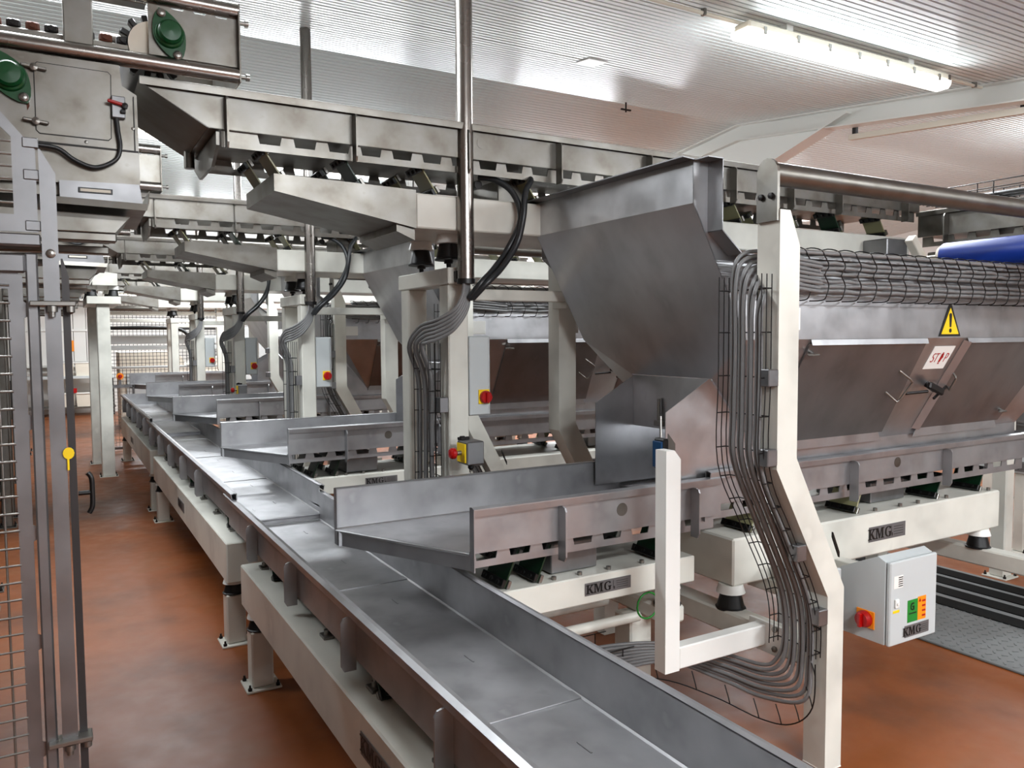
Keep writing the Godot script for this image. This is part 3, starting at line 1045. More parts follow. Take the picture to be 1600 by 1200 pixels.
func drop_pipe(k: int) -> Node3D:
	var z := -3.2 - STEP * k
	var t := thing("drop_pipe", "vertical stainless drop pipe from the ceiling, " + ORD[k], "pipe", Vector3(1.615, 1.88, z), "vertical drop pipes")
	var s := S()
	rod(s, Vector3(1.615, 1.90, z), Vector3(1.615, roof(z) - .002, z), .038, 24)
	part("pipe", s, "tube_steel", t)
	s = S()
	lathe(s, Vector3(1.615, 1.888, z), Vector3.UP, [[.030, 0], [.042, 0], [.042, .022], [.038, .022]], 24)
	part("end_ring", s, "rubber", t)
	s = S()
	box(s, 1.585, 1.645, 1.90, 1.95, z - .068, z - .036, .003)
	part("wall_bracket", s, "wire_dark", t)
	return t

func isolator() -> Node3D:
	var t := thing("isolator_box", "", "box", Vector3(1.72, 1.28, -3.36), "isolator boxes on the twin posts")
	var s := S()
	box(s, 1.667, 1.79, 1.276, 1.653, -3.46, -3.30, .006)
	part("enclosure", s, "box_grey", t)
	s = S()
	box(s, 1.67, 1.775, 1.28, 1.649, -3.30, -3.285, .004)
	part("door", s, "box_grey", t)
	s = S()
	box(s, 1.716, 1.774, 1.332, 1.400, -3.285, -3.279, .002)
	var k := part("switch_plate", s, "yellow", t)
	s = S()
	lathe(s, Vector3(1.750, 1.364, -3.279), Vector3(0, 0, 1), [[.031, 0], [.031, .012], [.027, .02], [0, .02]], 20)
	box(s, 1.743, 1.757, 1.338, 1.390, -3.262, -3.245, .003)
	part("switch_knob", s, "red", k)
	s = S()
	lathe(s, Vector3(1.66, 1.276, -3.38), Vector3(0, -1, 0), [[.016, 0], [.016, .03], [.008, .034], [.008, .06], [0, .06]], 10)
	part("cable_gland", s, "black", t)
	return t

func estop() -> Node3D:
	var t := thing("emergency_stop", "", "switch", Vector3(1.58, 1.08, -3.12), "emergency stop boxes")
	var s := S()
	box(s, 1.546, 1.632, 1.083, 1.187, -3.17, -3.07, .005)
	part("enclosure", s, "steel", t)
	s = S()
	box(s, 1.540, 1.546, 1.093, 1.177, -3.16, -3.08, .001)
	part("yellow_plate", s, "yellow", t)
	s = S()
	rod(s, Vector3(1.54, 1.135, -3.12), Vector3(1.515, 1.135, -3.12), .011, 12)
	part("collar", s, "wire_bright", t)
	s = S()
	lathe(s, Vector3(1.517, 1.135, -3.12), Vector3(-1, 0, 0), [[.016, 0], [.025, .008], [.025, .022], [.018, .032], [0, .035]], 18)
	part("mushroom_button", s, "red", t)
	s = S()
	lathe(s, Vector3(1.59, 1.083, -3.12), Vector3(0, -1, 0), [[.014, 0], [.014, .02], [.006, .03], [0, .03]], 10)
	part("cable_gland", s, "black", t)
	s = S()
	box(s, 1.545, 1.60, 1.187, 1.20, -3.165, -3.15, .002)
	box(s, 1.553, 1.575, 1.187, 1.205, -3.16, -3.145, .002)
	part("top_bracket", s, "wire_dark", t)
	return t

func basket(o: Node3D, path: Array, side: Vector3, w: float, lift: Vector3, m: String, every := .1, r := .0022):
	# wire basket tray: a floor of long wires, upturned edges and bent cross wires
	var s := S()
	for q in [-.5, -.17, .17, .5]:
		tube(s, path.map(func(p): return p + side * w * q), r, 5)
	for q in [-.5, .5]:
		for h in [.5, 1.0]:
			tube(s, path.map(func(p): return p + side * w * q + lift * h), r, 5)
	part("long_wire", s, m, o).set_meta("kind", "stuff")
	s = S()
	var acc := every
	for i in range(1, path.size()):
		acc += (path[i] - path[i - 1]).length()
		if acc >= every:
			acc = 0.0
			var p: Vector3 = path[i]
			tube(s, [p + side * w * .5 + lift, p + side * w * .5, p - side * w * .5, p - side * w * .5 + lift], r * 1.1, 5)
	part("cross_wire", s, m, o).set_meta("kind", "stuff")

func post_cables() -> Node3D:
	var t := thing("cable_drop", "", "cables", Vector3(1.47, .4, -3.4), "cable drops below the pipes")
	for i in 6:
		var z := -3.525 + i * .037
		var s := S()
		var o := .007 * (i % 2)
		var e := .007 * (i - 2.5)
		tube(s, curve([Vector3(1.615 + e, 1.95, -3.2 - e), Vector3(1.612 + e, 1.86, -3.195 - e * .5), Vector3(1.596 + e, 1.79 - e, -3.19), Vector3(1.55, 1.725 - e * 2.5, -3.20), Vector3(1.495, 1.682 - e * 2.5, -3.26), Vector3(1.47 - o * .5, 1.66 - e * 2.0, -3.34 - .02 * (3 - i)), Vector3(1.466 - o, 1.6, z), Vector3(1.51 - o, 1.45, z), Vector3(1.512 - o, 1.2, z + .008 * sin(i)), Vector3(1.51 - o, .8, z), Vector3(1.51 - o, .35, z)]), .0085, 8)
		part("cable", s, "cable_grey", t)
	basket(t, [Vector3(1.535, 1.62, -3.40), Vector3(1.535, 1.5, -3.40), Vector3(1.535, 1.4, -3.40), Vector3(1.535, 1.3, -3.40), Vector3(1.535, 1.2, -3.40), Vector3(1.535, 1.1, -3.40), Vector3(1.535, 1.0, -3.40), Vector3(1.535, .9, -3.40), Vector3(1.535, .8, -3.40), Vector3(1.535, .7, -3.40), Vector3(1.535, .6, -3.40), Vector3(1.535, .5, -3.40), Vector3(1.535, .4, -3.40)], Vector3(0, 0, 1), .17, Vector3(-.06, 0, 0), "wire_dark")
	var s := S()
	box(s, 1.52, 1.563, 1.30, 1.37, -3.34, -3.29, .002)
	box(s, 1.52, 1.563, .8, .87, -3.34, -3.29, .002)
	part("tray_bracket", s, "steel", t)
	return t

func hoses() -> Node3D:
	var t := thing("hose_pair", "", "hoses", Vector3(1.85, 2.1, -3.36), "hose loops on the overhead troughs")
	for p in [[Vector3(1.735, 2.392, -3.30), Vector3(1.80, 2.375, -3.25), Vector3(1.865, 2.31, -3.20), Vector3(1.885, 2.19, -3.17), Vector3(1.83, 2.05, -3.20), Vector3(1.74, 1.955, -3.17), Vector3(1.66, 1.89, -3.14), Vector3(1.62, 1.82, -3.18)], [Vector3(2.0, 2.41, -3.30), Vector3(1.96, 2.38, -3.20), Vector3(1.905, 2.31, -3.16), Vector3(1.885, 2.2, -3.145), Vector3(1.86, 2.08, -3.16), Vector3(1.77, 1.965, -3.14), Vector3(1.68, 1.89, -3.12), Vector3(1.63, 1.82, -3.17)]]:
		var s := S()
		tube(s, curve(p), .0145, 10)
		part("hose", s, "hose_dark", t)
	return t

func frame_cables() -> Node3D:
	var t := thing("cable_bundle", "", "cables", Vector3(2.4, .2, -2.1), "cable bundles on the kinked legs")
	for i in 8:
		var s := S()
		var u := i * .0195
		var z := -2.083 + u
		var w := .006 * (i % 2)
		tube(s, curve([Vector3(2.62, 1.93 - .016 * i, -2.10 + .01 * (i % 2)), Vector3(2.36, 1.945 - .016 * i, -2.06), Vector3(2.24, 1.955 - u * .9, -2.05), Vector3(2.155 - w, 1.935 - u * 1.1, z + .012 - u * .1), Vector3(2.134 - w, 1.85 - u, z), Vector3(2.134 - w, 1.6, z + .003 * sin(i * 2.0)), Vector3(2.132 - w, 1.35, z), Vector3(2.14 - w, 1.19, z), Vector3(2.245 - w, .97, z + .004), Vector3(2.365 - w, .74, z + .004), Vector3(2.412 - w, .60, z + .006), Vector3(2.418 - w, .46 - u * .4, z + .006), Vector3(2.412 - w, .38 - u * .85, z - .02), Vector3(2.40 - w, .335 - u * .95, -2.16), Vector3(2.36 - w, .325 - u * .8, -2.34), Vector3(2.24, .325 - u * .6, -2.54), Vector3(1.95, .325 - u * .55, -2.66 + u * .6), Vector3(1.35, .325 - u * .55, -2.68 + u * .6)]), .0075, 8)
		part("cable", s, "cable_grey", t)
	var path := curve([Vector3(2.152, 1.86, -2.02), Vector3(2.152, 1.5, -2.02), Vector3(2.152, 1.18, -2.02), Vector3(2.265, .95, -2.02), Vector3(2.39, .72, -2.02), Vector3(2.435, .58, -2.02), Vector3(2.437, .44, -2.02)], 5)
	basket(t, path, Vector3(0, 0, 1), .20, Vector3(-.05, 0, 0), "wire_dark", .085)
	var s := S()
	var sag := curve([Vector3(2.41, .42, -1.92), Vector3(2.41, .25, -1.93), Vector3(2.40, .15, -2.02), Vector3(2.38, .12, -2.16), Vector3(2.33, .14, -2.36), Vector3(2.2, .17, -2.56), Vector3(1.9, .18, -2.72)], 6)
	tube(s, sag, .0028, 5)
	for i in range(2, sag.size() - 3, 4):
		tube(s, [sag[i], sag[i] + Vector3(-.005, .03, -.005), sag[i] + Vector3(0, .07, -.03)], .0024, 5)
	part("edge_wire", s, "wire_dark", t)
	var p2 := []
	for k in 15: p2.append(Vector3(2.1 - k * .06, .19, -2.70))
	basket(t, p2, Vector3(0, 0, 1), .2, Vector3(0, .13, 0), "wire_dark", .1)
	return t

func hopper_cables() -> Node3D:
	var t := thing("cable_tray", "", "cables", Vector3(3.5, 1.8, -2.1), "cable trays along the hoppers")
	var rng := RandomNumberGenerator.new()
	rng.seed = 5
	for i in 7:
		var s := S()
		var y := 1.952 - i * .0195 - (.012 if i > 3 else 0.0)
		var pts := []
		for k in 34:
			var x := 2.40 + k * .08
			pts.append(Vector3(x, y + rng.randf_range(-.003, .003), -2.115 + .008 * (1 if (k + i) % 2 else -1)))
		tube(s, pts, .0088, 7)
		part("cable", s, "cable_grey", t)
	for i in 4:
		var s := S()
		var z := -2.15 + i * .018
		tube(s, curve([Vector3(2.40, 1.968, z), Vector3(3.2, 1.972 + .004 * sin(i), z), Vector3(4.2, 1.968, z), Vector3(4.98, 1.97, z)]), .0085, 7)
		part("cable", s, "cable_grey", t)
	var s := S()
	for y in [1.978, 1.885, 1.80]:
		tube(s, [Vector3(2.40, y, -2.092), Vector3(4.98, y, -2.092)], .0022, 5)
	tube(s, [Vector3(2.40, 1.985, -2.172), Vector3(4.98, 1.985, -2.172)], .0022, 5)
	part("long_wire", s, "wire_bright", t).set_meta("kind", "stuff")
	s = S()
	for k in 26:
		var x := 2.45 + k * .1
		tube(s, curve([Vector3(x - .05, 1.985, -2.172), Vector3(x - .045, 1.992, -2.13), Vector3(x - .03, 1.98, -2.092), Vector3(x - .012, 1.955, -2.088), Vector3(x + .012, 1.92, -2.088), Vector3(x - .012, 1.885, -2.088), Vector3(x + .012, 1.845, -2.088), Vector3(x, 1.80, -2.09), Vector3(x, 1.785, -2.11), Vector3(x, 1.785, -2.17)], 3), .0026, 5)
	part("cross_wire", s, "wire_dark", t).set_meta("kind", "stuff")
	return t

# ---------------------------------------------------------------- single pieces at the nearest station
func signs():
	var zn := -2.177
	var n := Vector3(0, -.487, .873)
	var D := func(x, v, off): return Vector3(x, 1.63 - .49 * v, zn - .273 * v) + n * off
	# warning triangle
	var t := thing("warning_sign", "yellow triangular warning sign with black exclamation mark on hopper side", "sign", Vector3(3.632, 1.71, -2.175))
	var s := S()
	var cx := 3.632
	slab(s, xy([[cx - .086, 1.637], [cx + .086, 1.637], [cx + .008, 1.788], [cx - .008, 1.788]], zn + .001), Vector3(0, 0, .002))
	part("border", s, "black", t)
	s = S()
	slab(s, xy([[cx - .069, 1.647], [cx + .069, 1.647], [cx, 1.771]], zn + .0032), Vector3(0, 0, .001))
	part("field", s, "yellow", t)
	s = S()
	slab(s, xy([[cx - .006, 1.68], [cx + .006, 1.68], [cx + .011, 1.738], [cx + .006, 1.745], [cx - .006, 1.745], [cx - .011, 1.738]], zn + .0045), Vector3(0, 0, .001))
	lathe(s, Vector3(cx, 1.664, zn + .0045), Vector3(0, 0, 1), [[.010, 0], [.010, .001], [0, .001]], 14)
	part("exclamation_mark", s, "black", t)
	# STOP notice between the doors
	t = thing("stop_sign", "white notice reading STOP with a red hand between the hopper doors", "sign", D.call(3.64, .2, 0))
	s = S()
	slab(s, [D.call(3.555, .08, .001), D.call(3.72, .08, .001), D.call(3.72, .30, .001), D.call(3.555, .30, .001)], n * .002)
	part("board", s, "white_paint", t)
	var tilt := Vector3(atan2(.487, .873), 0, 0)
	var c: Vector3 = D.call(3.638, .19, .0035) - t.position
	text("lettering", "ST", .05, "red", t, c + Vector3(-.036, 0, 0), tilt, false, .72, 400)
	text("lettering", "P", .05, "red", t, c + Vector3(.054, 0, 0), tilt, false, .72, 400)
	s = S()
	var hc := Vector3(3.664, 0, 0)
	var H := func(x, y): return D.call(3.652 + x * .62, .19 - y / .561, .0035)
	slab(s, [H.call(-.012, -.024), H.call(.010, -.024), H.call(.014, .006), H.call(-.014, .006)], n * .001)
	for f in [[-.0115, .022], [-.004, .030], [.0035, .028], [.011, .02]]:
		slab(s, [H.call(f[0] - .003, .006), H.call(f[0] + .003, .006), H.call(f[0] + .003, f[1]), H.call(f[0] - .003, f[1])], n * .001)
	slab(s, [H.call(.011, -.01), H.call(.022, .004), H.call(.019, .008), H.call(.011, -.001)], n * .001)
	slab(s, [H.call(-.009, -.034), H.call(.009, -.034), H.call(.009, -.027), H.call(-.009, -.027)], n * .001)
	part("red_hand", s, "red", t)

func sensor():
	var t := thing("sensor_stand", "white L-shaped bracket post beside the nearest hopper outlet", "bracket", Vector3(2.0, .4, -2.2))
	var s := S()
	slab(s, xy([[1.925, .385], [1.995, .385], [1.995, 1.19], [1.965, 1.225], [1.925, 1.225]], -2.20), Vector3(0, 0, -.06))
	part("upright", s, "white_paint", t)
	s = S()
	box(s, 1.995, 2.47, .387, .473, -2.258, -2.202, .005)
	part("arm", s, "white_paint", t)
	s = S()
	box(s, 2.456, 2.47, .36, .485, -2.29, -2.12, .002)
	part("joint_plate", s, "white_paint", t)
	s = S()
	for y in [.39, .47]:
		lathe(s, Vector3(2.456, y, -2.15), Vector3(-1, 0, 0), [[.012, 0], [.012, .01], [0, .012]], 6)
	part("bolt", s, "wire_bright", t)
	t = thing("limit_switch", "small blue and black position switch beside the outlet gate", "switch", Vector3(2.06, 1.15, -2.32))
	s = S()
	box(s, 1.965, 1.995, 1.14, 1.26, -2.32, -2.26, .006)
	part("body", s, "black", t)
	s = S()
	box(s, 1.955, 1.965, 1.15, 1.25, -2.315, -2.265, .002)
	part("blue_cover", s, "sensor_blue", t)
	s = S()
	rod(s, Vector3(1.98, 1.14, -2.29), Vector3(1.98, 1.09, -2.29), .009, 10)
	part("connector", s, "brass", t)
	s = S()
	rod(s, Vector3(1.985, 1.26, -2.30), Vector3(2.0, 1.34, -2.32), .005, 6)
	part("lever", s, "wire_bright", t)
	s = S()
	slab(s, xy([[1.985, 1.20], [2.02, 1.18], [2.02, 1.24], [1.985, 1.28]], -2.262), Vector3(0, 0, .004))
	part("bracket", s, "wire_bright", t)
	s = S()
	tube(s, curve([Vector3(1.98, 1.09, -2.29), Vector3(2.0, 1.02, -2.29), Vector3(2.03, .98, -2.29), Vector3(2.045, 1.03, -2.29), Vector3(2.035, .93, -2.28)]), .003, 6)
	part("lead", s, "black", t)

func control_boxes():
	var t := thing("control_box", "light grey control box with red rotary switch under the white beam", "box", Vector3(3.1, .4, -2.1))
	var s := S()
	slab(s, zy([[-2.21, .362], [-1.995, .362], [-1.995, .712], [-2.03, .728], [-2.21, .64]], 2.925), Vector3(.318, 0, 0))
	part("enclosure", s, "box_grey", t)
	s = S()
	box(s, 2.928, 3.248, .358, .712, -1.992, -1.972, .005)
	var d := part("door", s, "box_grey", t)
	s = S()
	box(s, 2.95, 3.01, .600, .652, -1.972, -1.971, 0)
	part("label_sticker", s, "white_paint", d)
	s = S()
	for k in 5:
		box(s, 2.98, 3.008, .606 + k * .009, .610 + k * .009, -1.971, -1.9702, 0)
	part("fine_print", s, "black", d)
	s = S()
	box(s, 2.955, 2.98, .52, .556, -1.972, -1.964, .002)
	lathe(s, Vector3(2.968, .538, -1.964), Vector3(0, 0, 1), [[.007, 0], [.007, .004], [0, .004]], 10)
	part("key_switch", s, "white_paint", d)
	s = S()
	box(s, 2.947, 2.99, .497, .508, -1.972, -1.971, 0)
	part("yellow_tag", s, "yellow", d)
	s = S()
	box(s, 3.045, 3.115, .44, .535, -1.972, -1.971, 0)
	var gl := part("green_sticker", s, "green_label", d)
	text("lettering", "G", .032, "black", gl, Vector3(3.078, .505, -1.9705), Vector3.ZERO, false)
	s = S()
	box(s, 3.055, 3.105, .475, .480, -1.971, -1.9702, 0)
	part("fine_print", s, "black", gl)
	s = S()
	box(s, 3.115, 3.172, .44, .54, -1.972, -1.971, 0)
	var yl := part("yellow_sticker", s, "orange", d)
	s = S()
	slab(s, xy([[3.12, .518], [3.138, .518], [3.129, .534]], -1.9708), Vector3(0, 0, .0006))
	for k in 4: box(s, 3.145, 3.168, .452 + k * .021, .460 + k * .021, -1.971, -1.9702, 0)
	part("fine_print", s, "red", yl)
	plate(t, Vector3(3.11, .405, -1.970), .165, .05)
	s = S()
	obox(s, Transform3D(Basis(), Vector3(2.922, .45, -2.08)), Vector3(.006, .075, .085), .002)
	var sp := part("switch_plate", s, "orange", t)
	s = S()
	lathe(s, Vector3(2.919, .45, -2.08), Vector3(-1, 0, 0), [[.036, 0], [.036, .012], [.03, .028], [0, .03]], 20)
	box(s, 2.876, 2.892, .42, .48, -2.088, -2.072, .003)
	part("switch_knob", s, "red", sp)
	s = S()
	box(s, 3.0, 3.06, .64, 1.0 - .44, -2.30, -2.21, .003)
	box(s, 2.98, 3.2, .50, .56, -2.50, -2.21, .004)
	part("hanger_arm", s, "cream_paint", t)
	t = thing("control_box_small", "plain grey control box partly hidden behind the kinked leg", "box", Vector3(2.75, .35, -2.2))
	s = S()
	box(s, 2.70, 2.86, .33, .66, -2.36, -2.17, .006)
	part("enclosure", s, "box_grey", t)
	s = S()
	box(s, 2.702, 2.86, .333, .657, -2.17, -2.152, .005)
	part("door", s, "box_grey", t)
	s = S()
	box(s, 2.72, 2.80, .50, .56, -2.55, -2.36, .004)
	part("hanger_arm", s, "cream_paint", t)

# ---------------------------------------------------------------- elevator heads at the left
func bearing(o: Node3D, c: Vector3, a: float):
	var s := S()
	var u := Vector3(cos(a), sin(a), 0)
	var v := Vector3(-sin(a), cos(a), 0)
	var pts := []
	for k in 24:
		var th := TAU * k / 24
		var r := .054 / pow(pow(abs(cos(th)) / 1.75, 1.5) + pow(abs(sin(th)) / 1.0, 1.5), 1.0 / 1.5)
		pts.append(c + u * cos(th) * r + v * sin(th) * r)
	slab(s, pts, Vector3(0, 0, .016))
	var b := part("bearing_flange", s, "bearing_green", o)
	s = S()
	lathe(s, c + Vector3(0, 0, .016), Vector3(0, 0, 1), [[.050, 0], [.047, .014], [.041, .018], [.041, .036], [.034, .046], [0, .048]], 24)
	part("bearing_cap", s, "bearing_green", b)
	s = S()
	for q in [-1, 1]:
		lathe(s, c + u * q * .074 + Vector3(0, 0, .016), Vector3(0, 0, 1), [[.015, 0], [.015, .008], [.009, .012], [0, .014]], 12)
	part("bolt", s, "wire_bright", b)

func elevators():
	var z := -3.1
	var zb := -3.68
	var t := thing("elevator_head", "stainless elevator head with green bearings at upper left, nearest the camera", "elevator", Vector3(0, 0, -3.4), "elevator heads above the aisle")
	var s := S()
	slab(s, xy([[-.62, 2.59], [.225, 2.596], [.231, 2.527], [.277, 2.501], [.279, 2.19], [-.62, 2.15]], z), Vector3(0, 0, .005))
	part("housing_plate", s, "old_steel", t)
	s = S()
	slab(s, xy([[-.62, 2.58], [.21, 2.58], [.215, 2.50], [.25, 2.48], [.25, 2.15], [-.62, 2.12]], zb), Vector3(0, 0, .55))
	part("housing", s, "old_steel", t)
	s = S()
	slab(s, xy([[-.10, 2.310], [.277, 2.308], [.277, 2.302], [-.10, 2.304]], z + .005), Vector3(0, 0, .004))
	box(s, .264, .268, 2.306, 2.495, z + .005, z + .008, .0005)
	part("fold_seam", s, "wire_dark", t)
	# inspection hatch
	s = S()
	slab(s, xy([[-.029, 2.345], [-.02, 2.336], [.183, 2.336], [.191, 2.344], [.196, 2.557], [.188, 2.565], [-.02, 2.565], [-.029, 2.557]], z + .005), Vector3(0, 0, .004))
	var h := part("inspection_hatch", s, "old_steel", t)
	s = S()
	slab(s, xy([[-.032, 2.345], [-.021, 2.333], [.184, 2.333], [.194, 2.343], [.199, 2.558], [.189, 2.568], [-.021, 2.568], [-.032, 2.558]], z + .005), Vector3(0, 0, .0015))
	part("hatch_gasket", s, "wire_dark", h)
	for y in [2.37, 2.545]:
		s = S()
		lathe(s, Vector3(-.03, y, z + .009), Vector3(0, 0, 1), [[.012, 0], [.012, .02], [0, .024]], 10)
		obox(s, Transform3D(Basis(Vector3(0, 0, 1), -.1), Vector3(-.03, y, z + .022)), Vector3(.075, .011, .012), .003)
		part("wing_nut", s, "wire_bright", h)
	s = S()
	box(s, .195, .238, 2.41, 2.485, z + .005, z + .03, .003)
	var lk := part("lock_box", s, "steel", t)
	s = S()
	obox(s, Transform3D(Basis(Vector3(0, 0, 1), -.2), Vector3(.207, 2.458, z + .04)), Vector3(.05, .011, .014), .003)
	part("red_lever", s, "red", lk)
	s = S()
	lathe(s, Vector3(.236, 2.45, z + .03), Vector3(0, 0, 1), [[.010, 0], [.010, .02], [0, .022]], 8)
	box(s, .222, .238, 2.425, 2.438, z + .03, z + .042, .002)
	part("lock_cam", s, "wire_dark", lk)
	s = S()
	tube(s, curve([Vector3(.21, 2.41, z + .02), Vector3(.213, 2.37, z + .022), Vector3(.218, 2.31, z + .024), Vector3(.20, 2.265, z + .026), Vector3(.14, 2.235, z + .028), Vector3(.08, 2.252, z + .03), Vector3(.03, 2.285, z + .034), Vector3(-.03, 2.29, z + .04)]), .0075, 8)
	part("lock_cable", s, "hose_dark", t)
	s = S()
	for p in [[.115, 2.322], [.262, 2.385], [.215, 2.478]]:
		lathe(s, Vector3(p[0], p[1], z + .005), Vector3(0, 0, 1), [[.006, 0], [.005, .004], [0, .005]], 8)
	part("rivet", s, "wire_bright", t)
	s = S()
	slab(s, xy([[-.058, 2.456], [-.05, 2.456], [-.046, 2.42], [-.053, 2.405]], z + .0052), Vector3(0, 0, .001))
	part("rust_streak", s, "rust", t)
	# rails, head plate and bearings
	for q in [[2.63, -.62, .628], [2.865, .20, .632]]:
		s = S()
		rod(s, Vector3(q[1], q[0], z - .02), Vector3(q[2], q[0], z - .02), .029, 18)
		part("rail_tube", s, "tube_steel", t)
		s = S()
		rod(s, Vector3(q[1], q[0], zb + .02), Vector3(q[2], q[0], zb + .02), .029, 18)
		part("rail_tube", s, "tube_steel", t)
	s = S()
	var hp := [[.325, 2.642], [.628, 2.642], [.628, 2.84]]
	for k in 3: hp += [[.60 - k * .075, 2.845], [.592 - k * .075, 2.83], [.555 - k * .075, 2.83], [.547 - k * .075, 2.845]]
	hp.append([.325, 2.845])
	slab(s, xy(hp, z - .03), Vector3(0, 0, .006))
	slab(s, xy(hp, zb + .02), Vector3(0, 0, .006))
	part("head_plate", s, "old_steel", t)
	bearing(t, Vector3(.392, 2.735, z - .024), -PI / 2 + .35)
	bearing(t, Vector3(-.10, 2.505, z + .005), -PI / 2 + .55)
	s = S()
	box(s, .628, .634, 2.60, 2.885, zb, z + .008, .001)
	part("end_plate", s, "old_steel", t)
	s = S()
	for y in [2.64, 2.84]:
		rod(s, Vector3(.634, y, z - .06), Vector3(.665, y, z - .06), .008, 8)
		lathe(s, Vector3(.665, y, z - .06), Vector3(1, 0, 0), [[.014, 0], [.014, .012], [0, .014]], 6)
	part("tension_bolt", s, "wire_bright", t)
	s = S()
	lathe(s, Vector3(.345, 2.70, z - .05), Vector3(0, 0, -1), [[0, 0], [.085, 0], [.085, .012], [0, .012]], 28)
	part("sprocket_disc", s, "crate_white", t)
	s = S()
	for k in 14:
		var a := TAU * k / 14
		obox(s, Transform3D(Basis(Vector3(0, 0, 1), a), Vector3(.345 + cos(a) * .098, 2.70 + sin(a) * .098, z - .10)), Vector3(.04, .022, .04), .004)
	rod(s, Vector3(.345, 2.70, z - .07), Vector3(.345, 2.70, zb + .06), .09, 20)
	part("sprocket", s, "black", t)
	s = S()
	box(s, .06, .15, 2.64, 3.42, z - .06, z - .01, .004)
	part("upright_plate", s, "old_steel", t)
	s = S()
	box(s, -.62, .27, 2.672, 2.692, z - .12, z - .06, .003)
	box(s, .15, .33, 2.86, 2.88, z - .16, z - .10, .003)
	part("chain_guide", s, "old_steel", t)
	for k in 16:
		s = S()
		var cx := -.60 + k * .055
		box(s, cx, cx + .042, 2.694, 2.724, z - .115, z - .07, .006)
		rod(s, Vector3(cx + .021, 2.709, z - .068), Vector3(cx + .021, 2.709, z - .062), .009, 8)
		part("chain_link", s, "wire_dark" if k % 2 else "rust", t)
	# outlet chute and drip tray below
	s = S()
	slab(s, xy([[.03, 2.185], [.275, 2.19], [.285, 2.12], [.03, 2.128]], z + .012), Vector3(0, 0, .004))
	var op := part("outlet_plate", s, "steel", t)
	s = S()
	box(s, .085, .19, 2.148, 2.166, z + .016, z + .020, .001)
	part("outlet_slot", s, "black", op)
	s = S()
	box(s, .091, .184, 2.152, 2.162, z + .019, z + .022, .001)
	part("slot_opening", s, "crate_white", op)
	s = S()
	slab(s, [Vector3(.0, 2.128, z + .03), Vector3(.30, 2.122, z + .03), Vector3(.31, 2.112, zb), Vector3(.0, 2.118, zb)], Vector3(0, -.006, 0))
	slab(s, [Vector3(.0, 2.128, z + .03), Vector3(.30, 2.122, z + .03), Vector3(.295, 2.098, z + .035), Vector3(.0, 2.104, z + .035)], Vector3(0, 0, .004))
	slab(s, [Vector3(.30, 2.122, z + .03), Vector3(.305, 2.17, z + .02), Vector3(.305, 2.16, zb), Vector3(.30, 2.112, zb)], Vector3(.003, 0, 0))
	part("drip_tray", s, "old_steel", t)
	s = S()
	slab(s, xy([[-.4, 2.10], [.25, 2.09], [.20, 2.03], [-.4, 2.03]], zb + .1), Vector3(0, 0, .4))
	part("chute", s, "old_steel", t)
	s = S()
	box(s, -.4, .20, 1.99, 2.02, z - .08, z - .02, .004)
	box(s, -.4, .20, 1.99, 2.02, zb + .04, zb + .1, .004)
	part("cross_rail", s, "old_steel", t)
	for q in [z - .05, zb + .07]:
		leg(t, -.42, q, 2.14, .08, "old_steel")
	for k in range(1, 5):
		copy(t, Vector3(0, 0, -STEP * k), "stainless elevator head with drip tray left of the overhead troughs, " + ORD[k])
	# white outlet frame on the twin columns down the aisle
	t = thing("column_frame", "two tall cream columns standing in the aisle with a white outlet on top", "frame", Vector3(.5, 0, -11.1))
	for q in [[.50, -10.58], [.44, -11.74]]:
		leg(t, q[0], q[1], 2.06, .14)
	s = S()
	box(s, .33, .69, 2.06, 2.15, -11.85, -10.45, .006)
	part("cap_beam", s, "cream_paint", t)
	for q in [[.39, -10.6], [.62, -10.6], [.39, -11.6], [.62, -11.6]]:
		mount(t, Vector3(q[0], 2.28, q[1]), .13, 0, .055)
	s = S()
	slab(s, xy([[.36, 2.28], [.66, 2.28], [.66, 2.42], [.50, 2.44], [.42, 2.38]], -11.75), Vector3(0, 0, 1.3))
	part("outlet_box", s, "cream_paint", t)

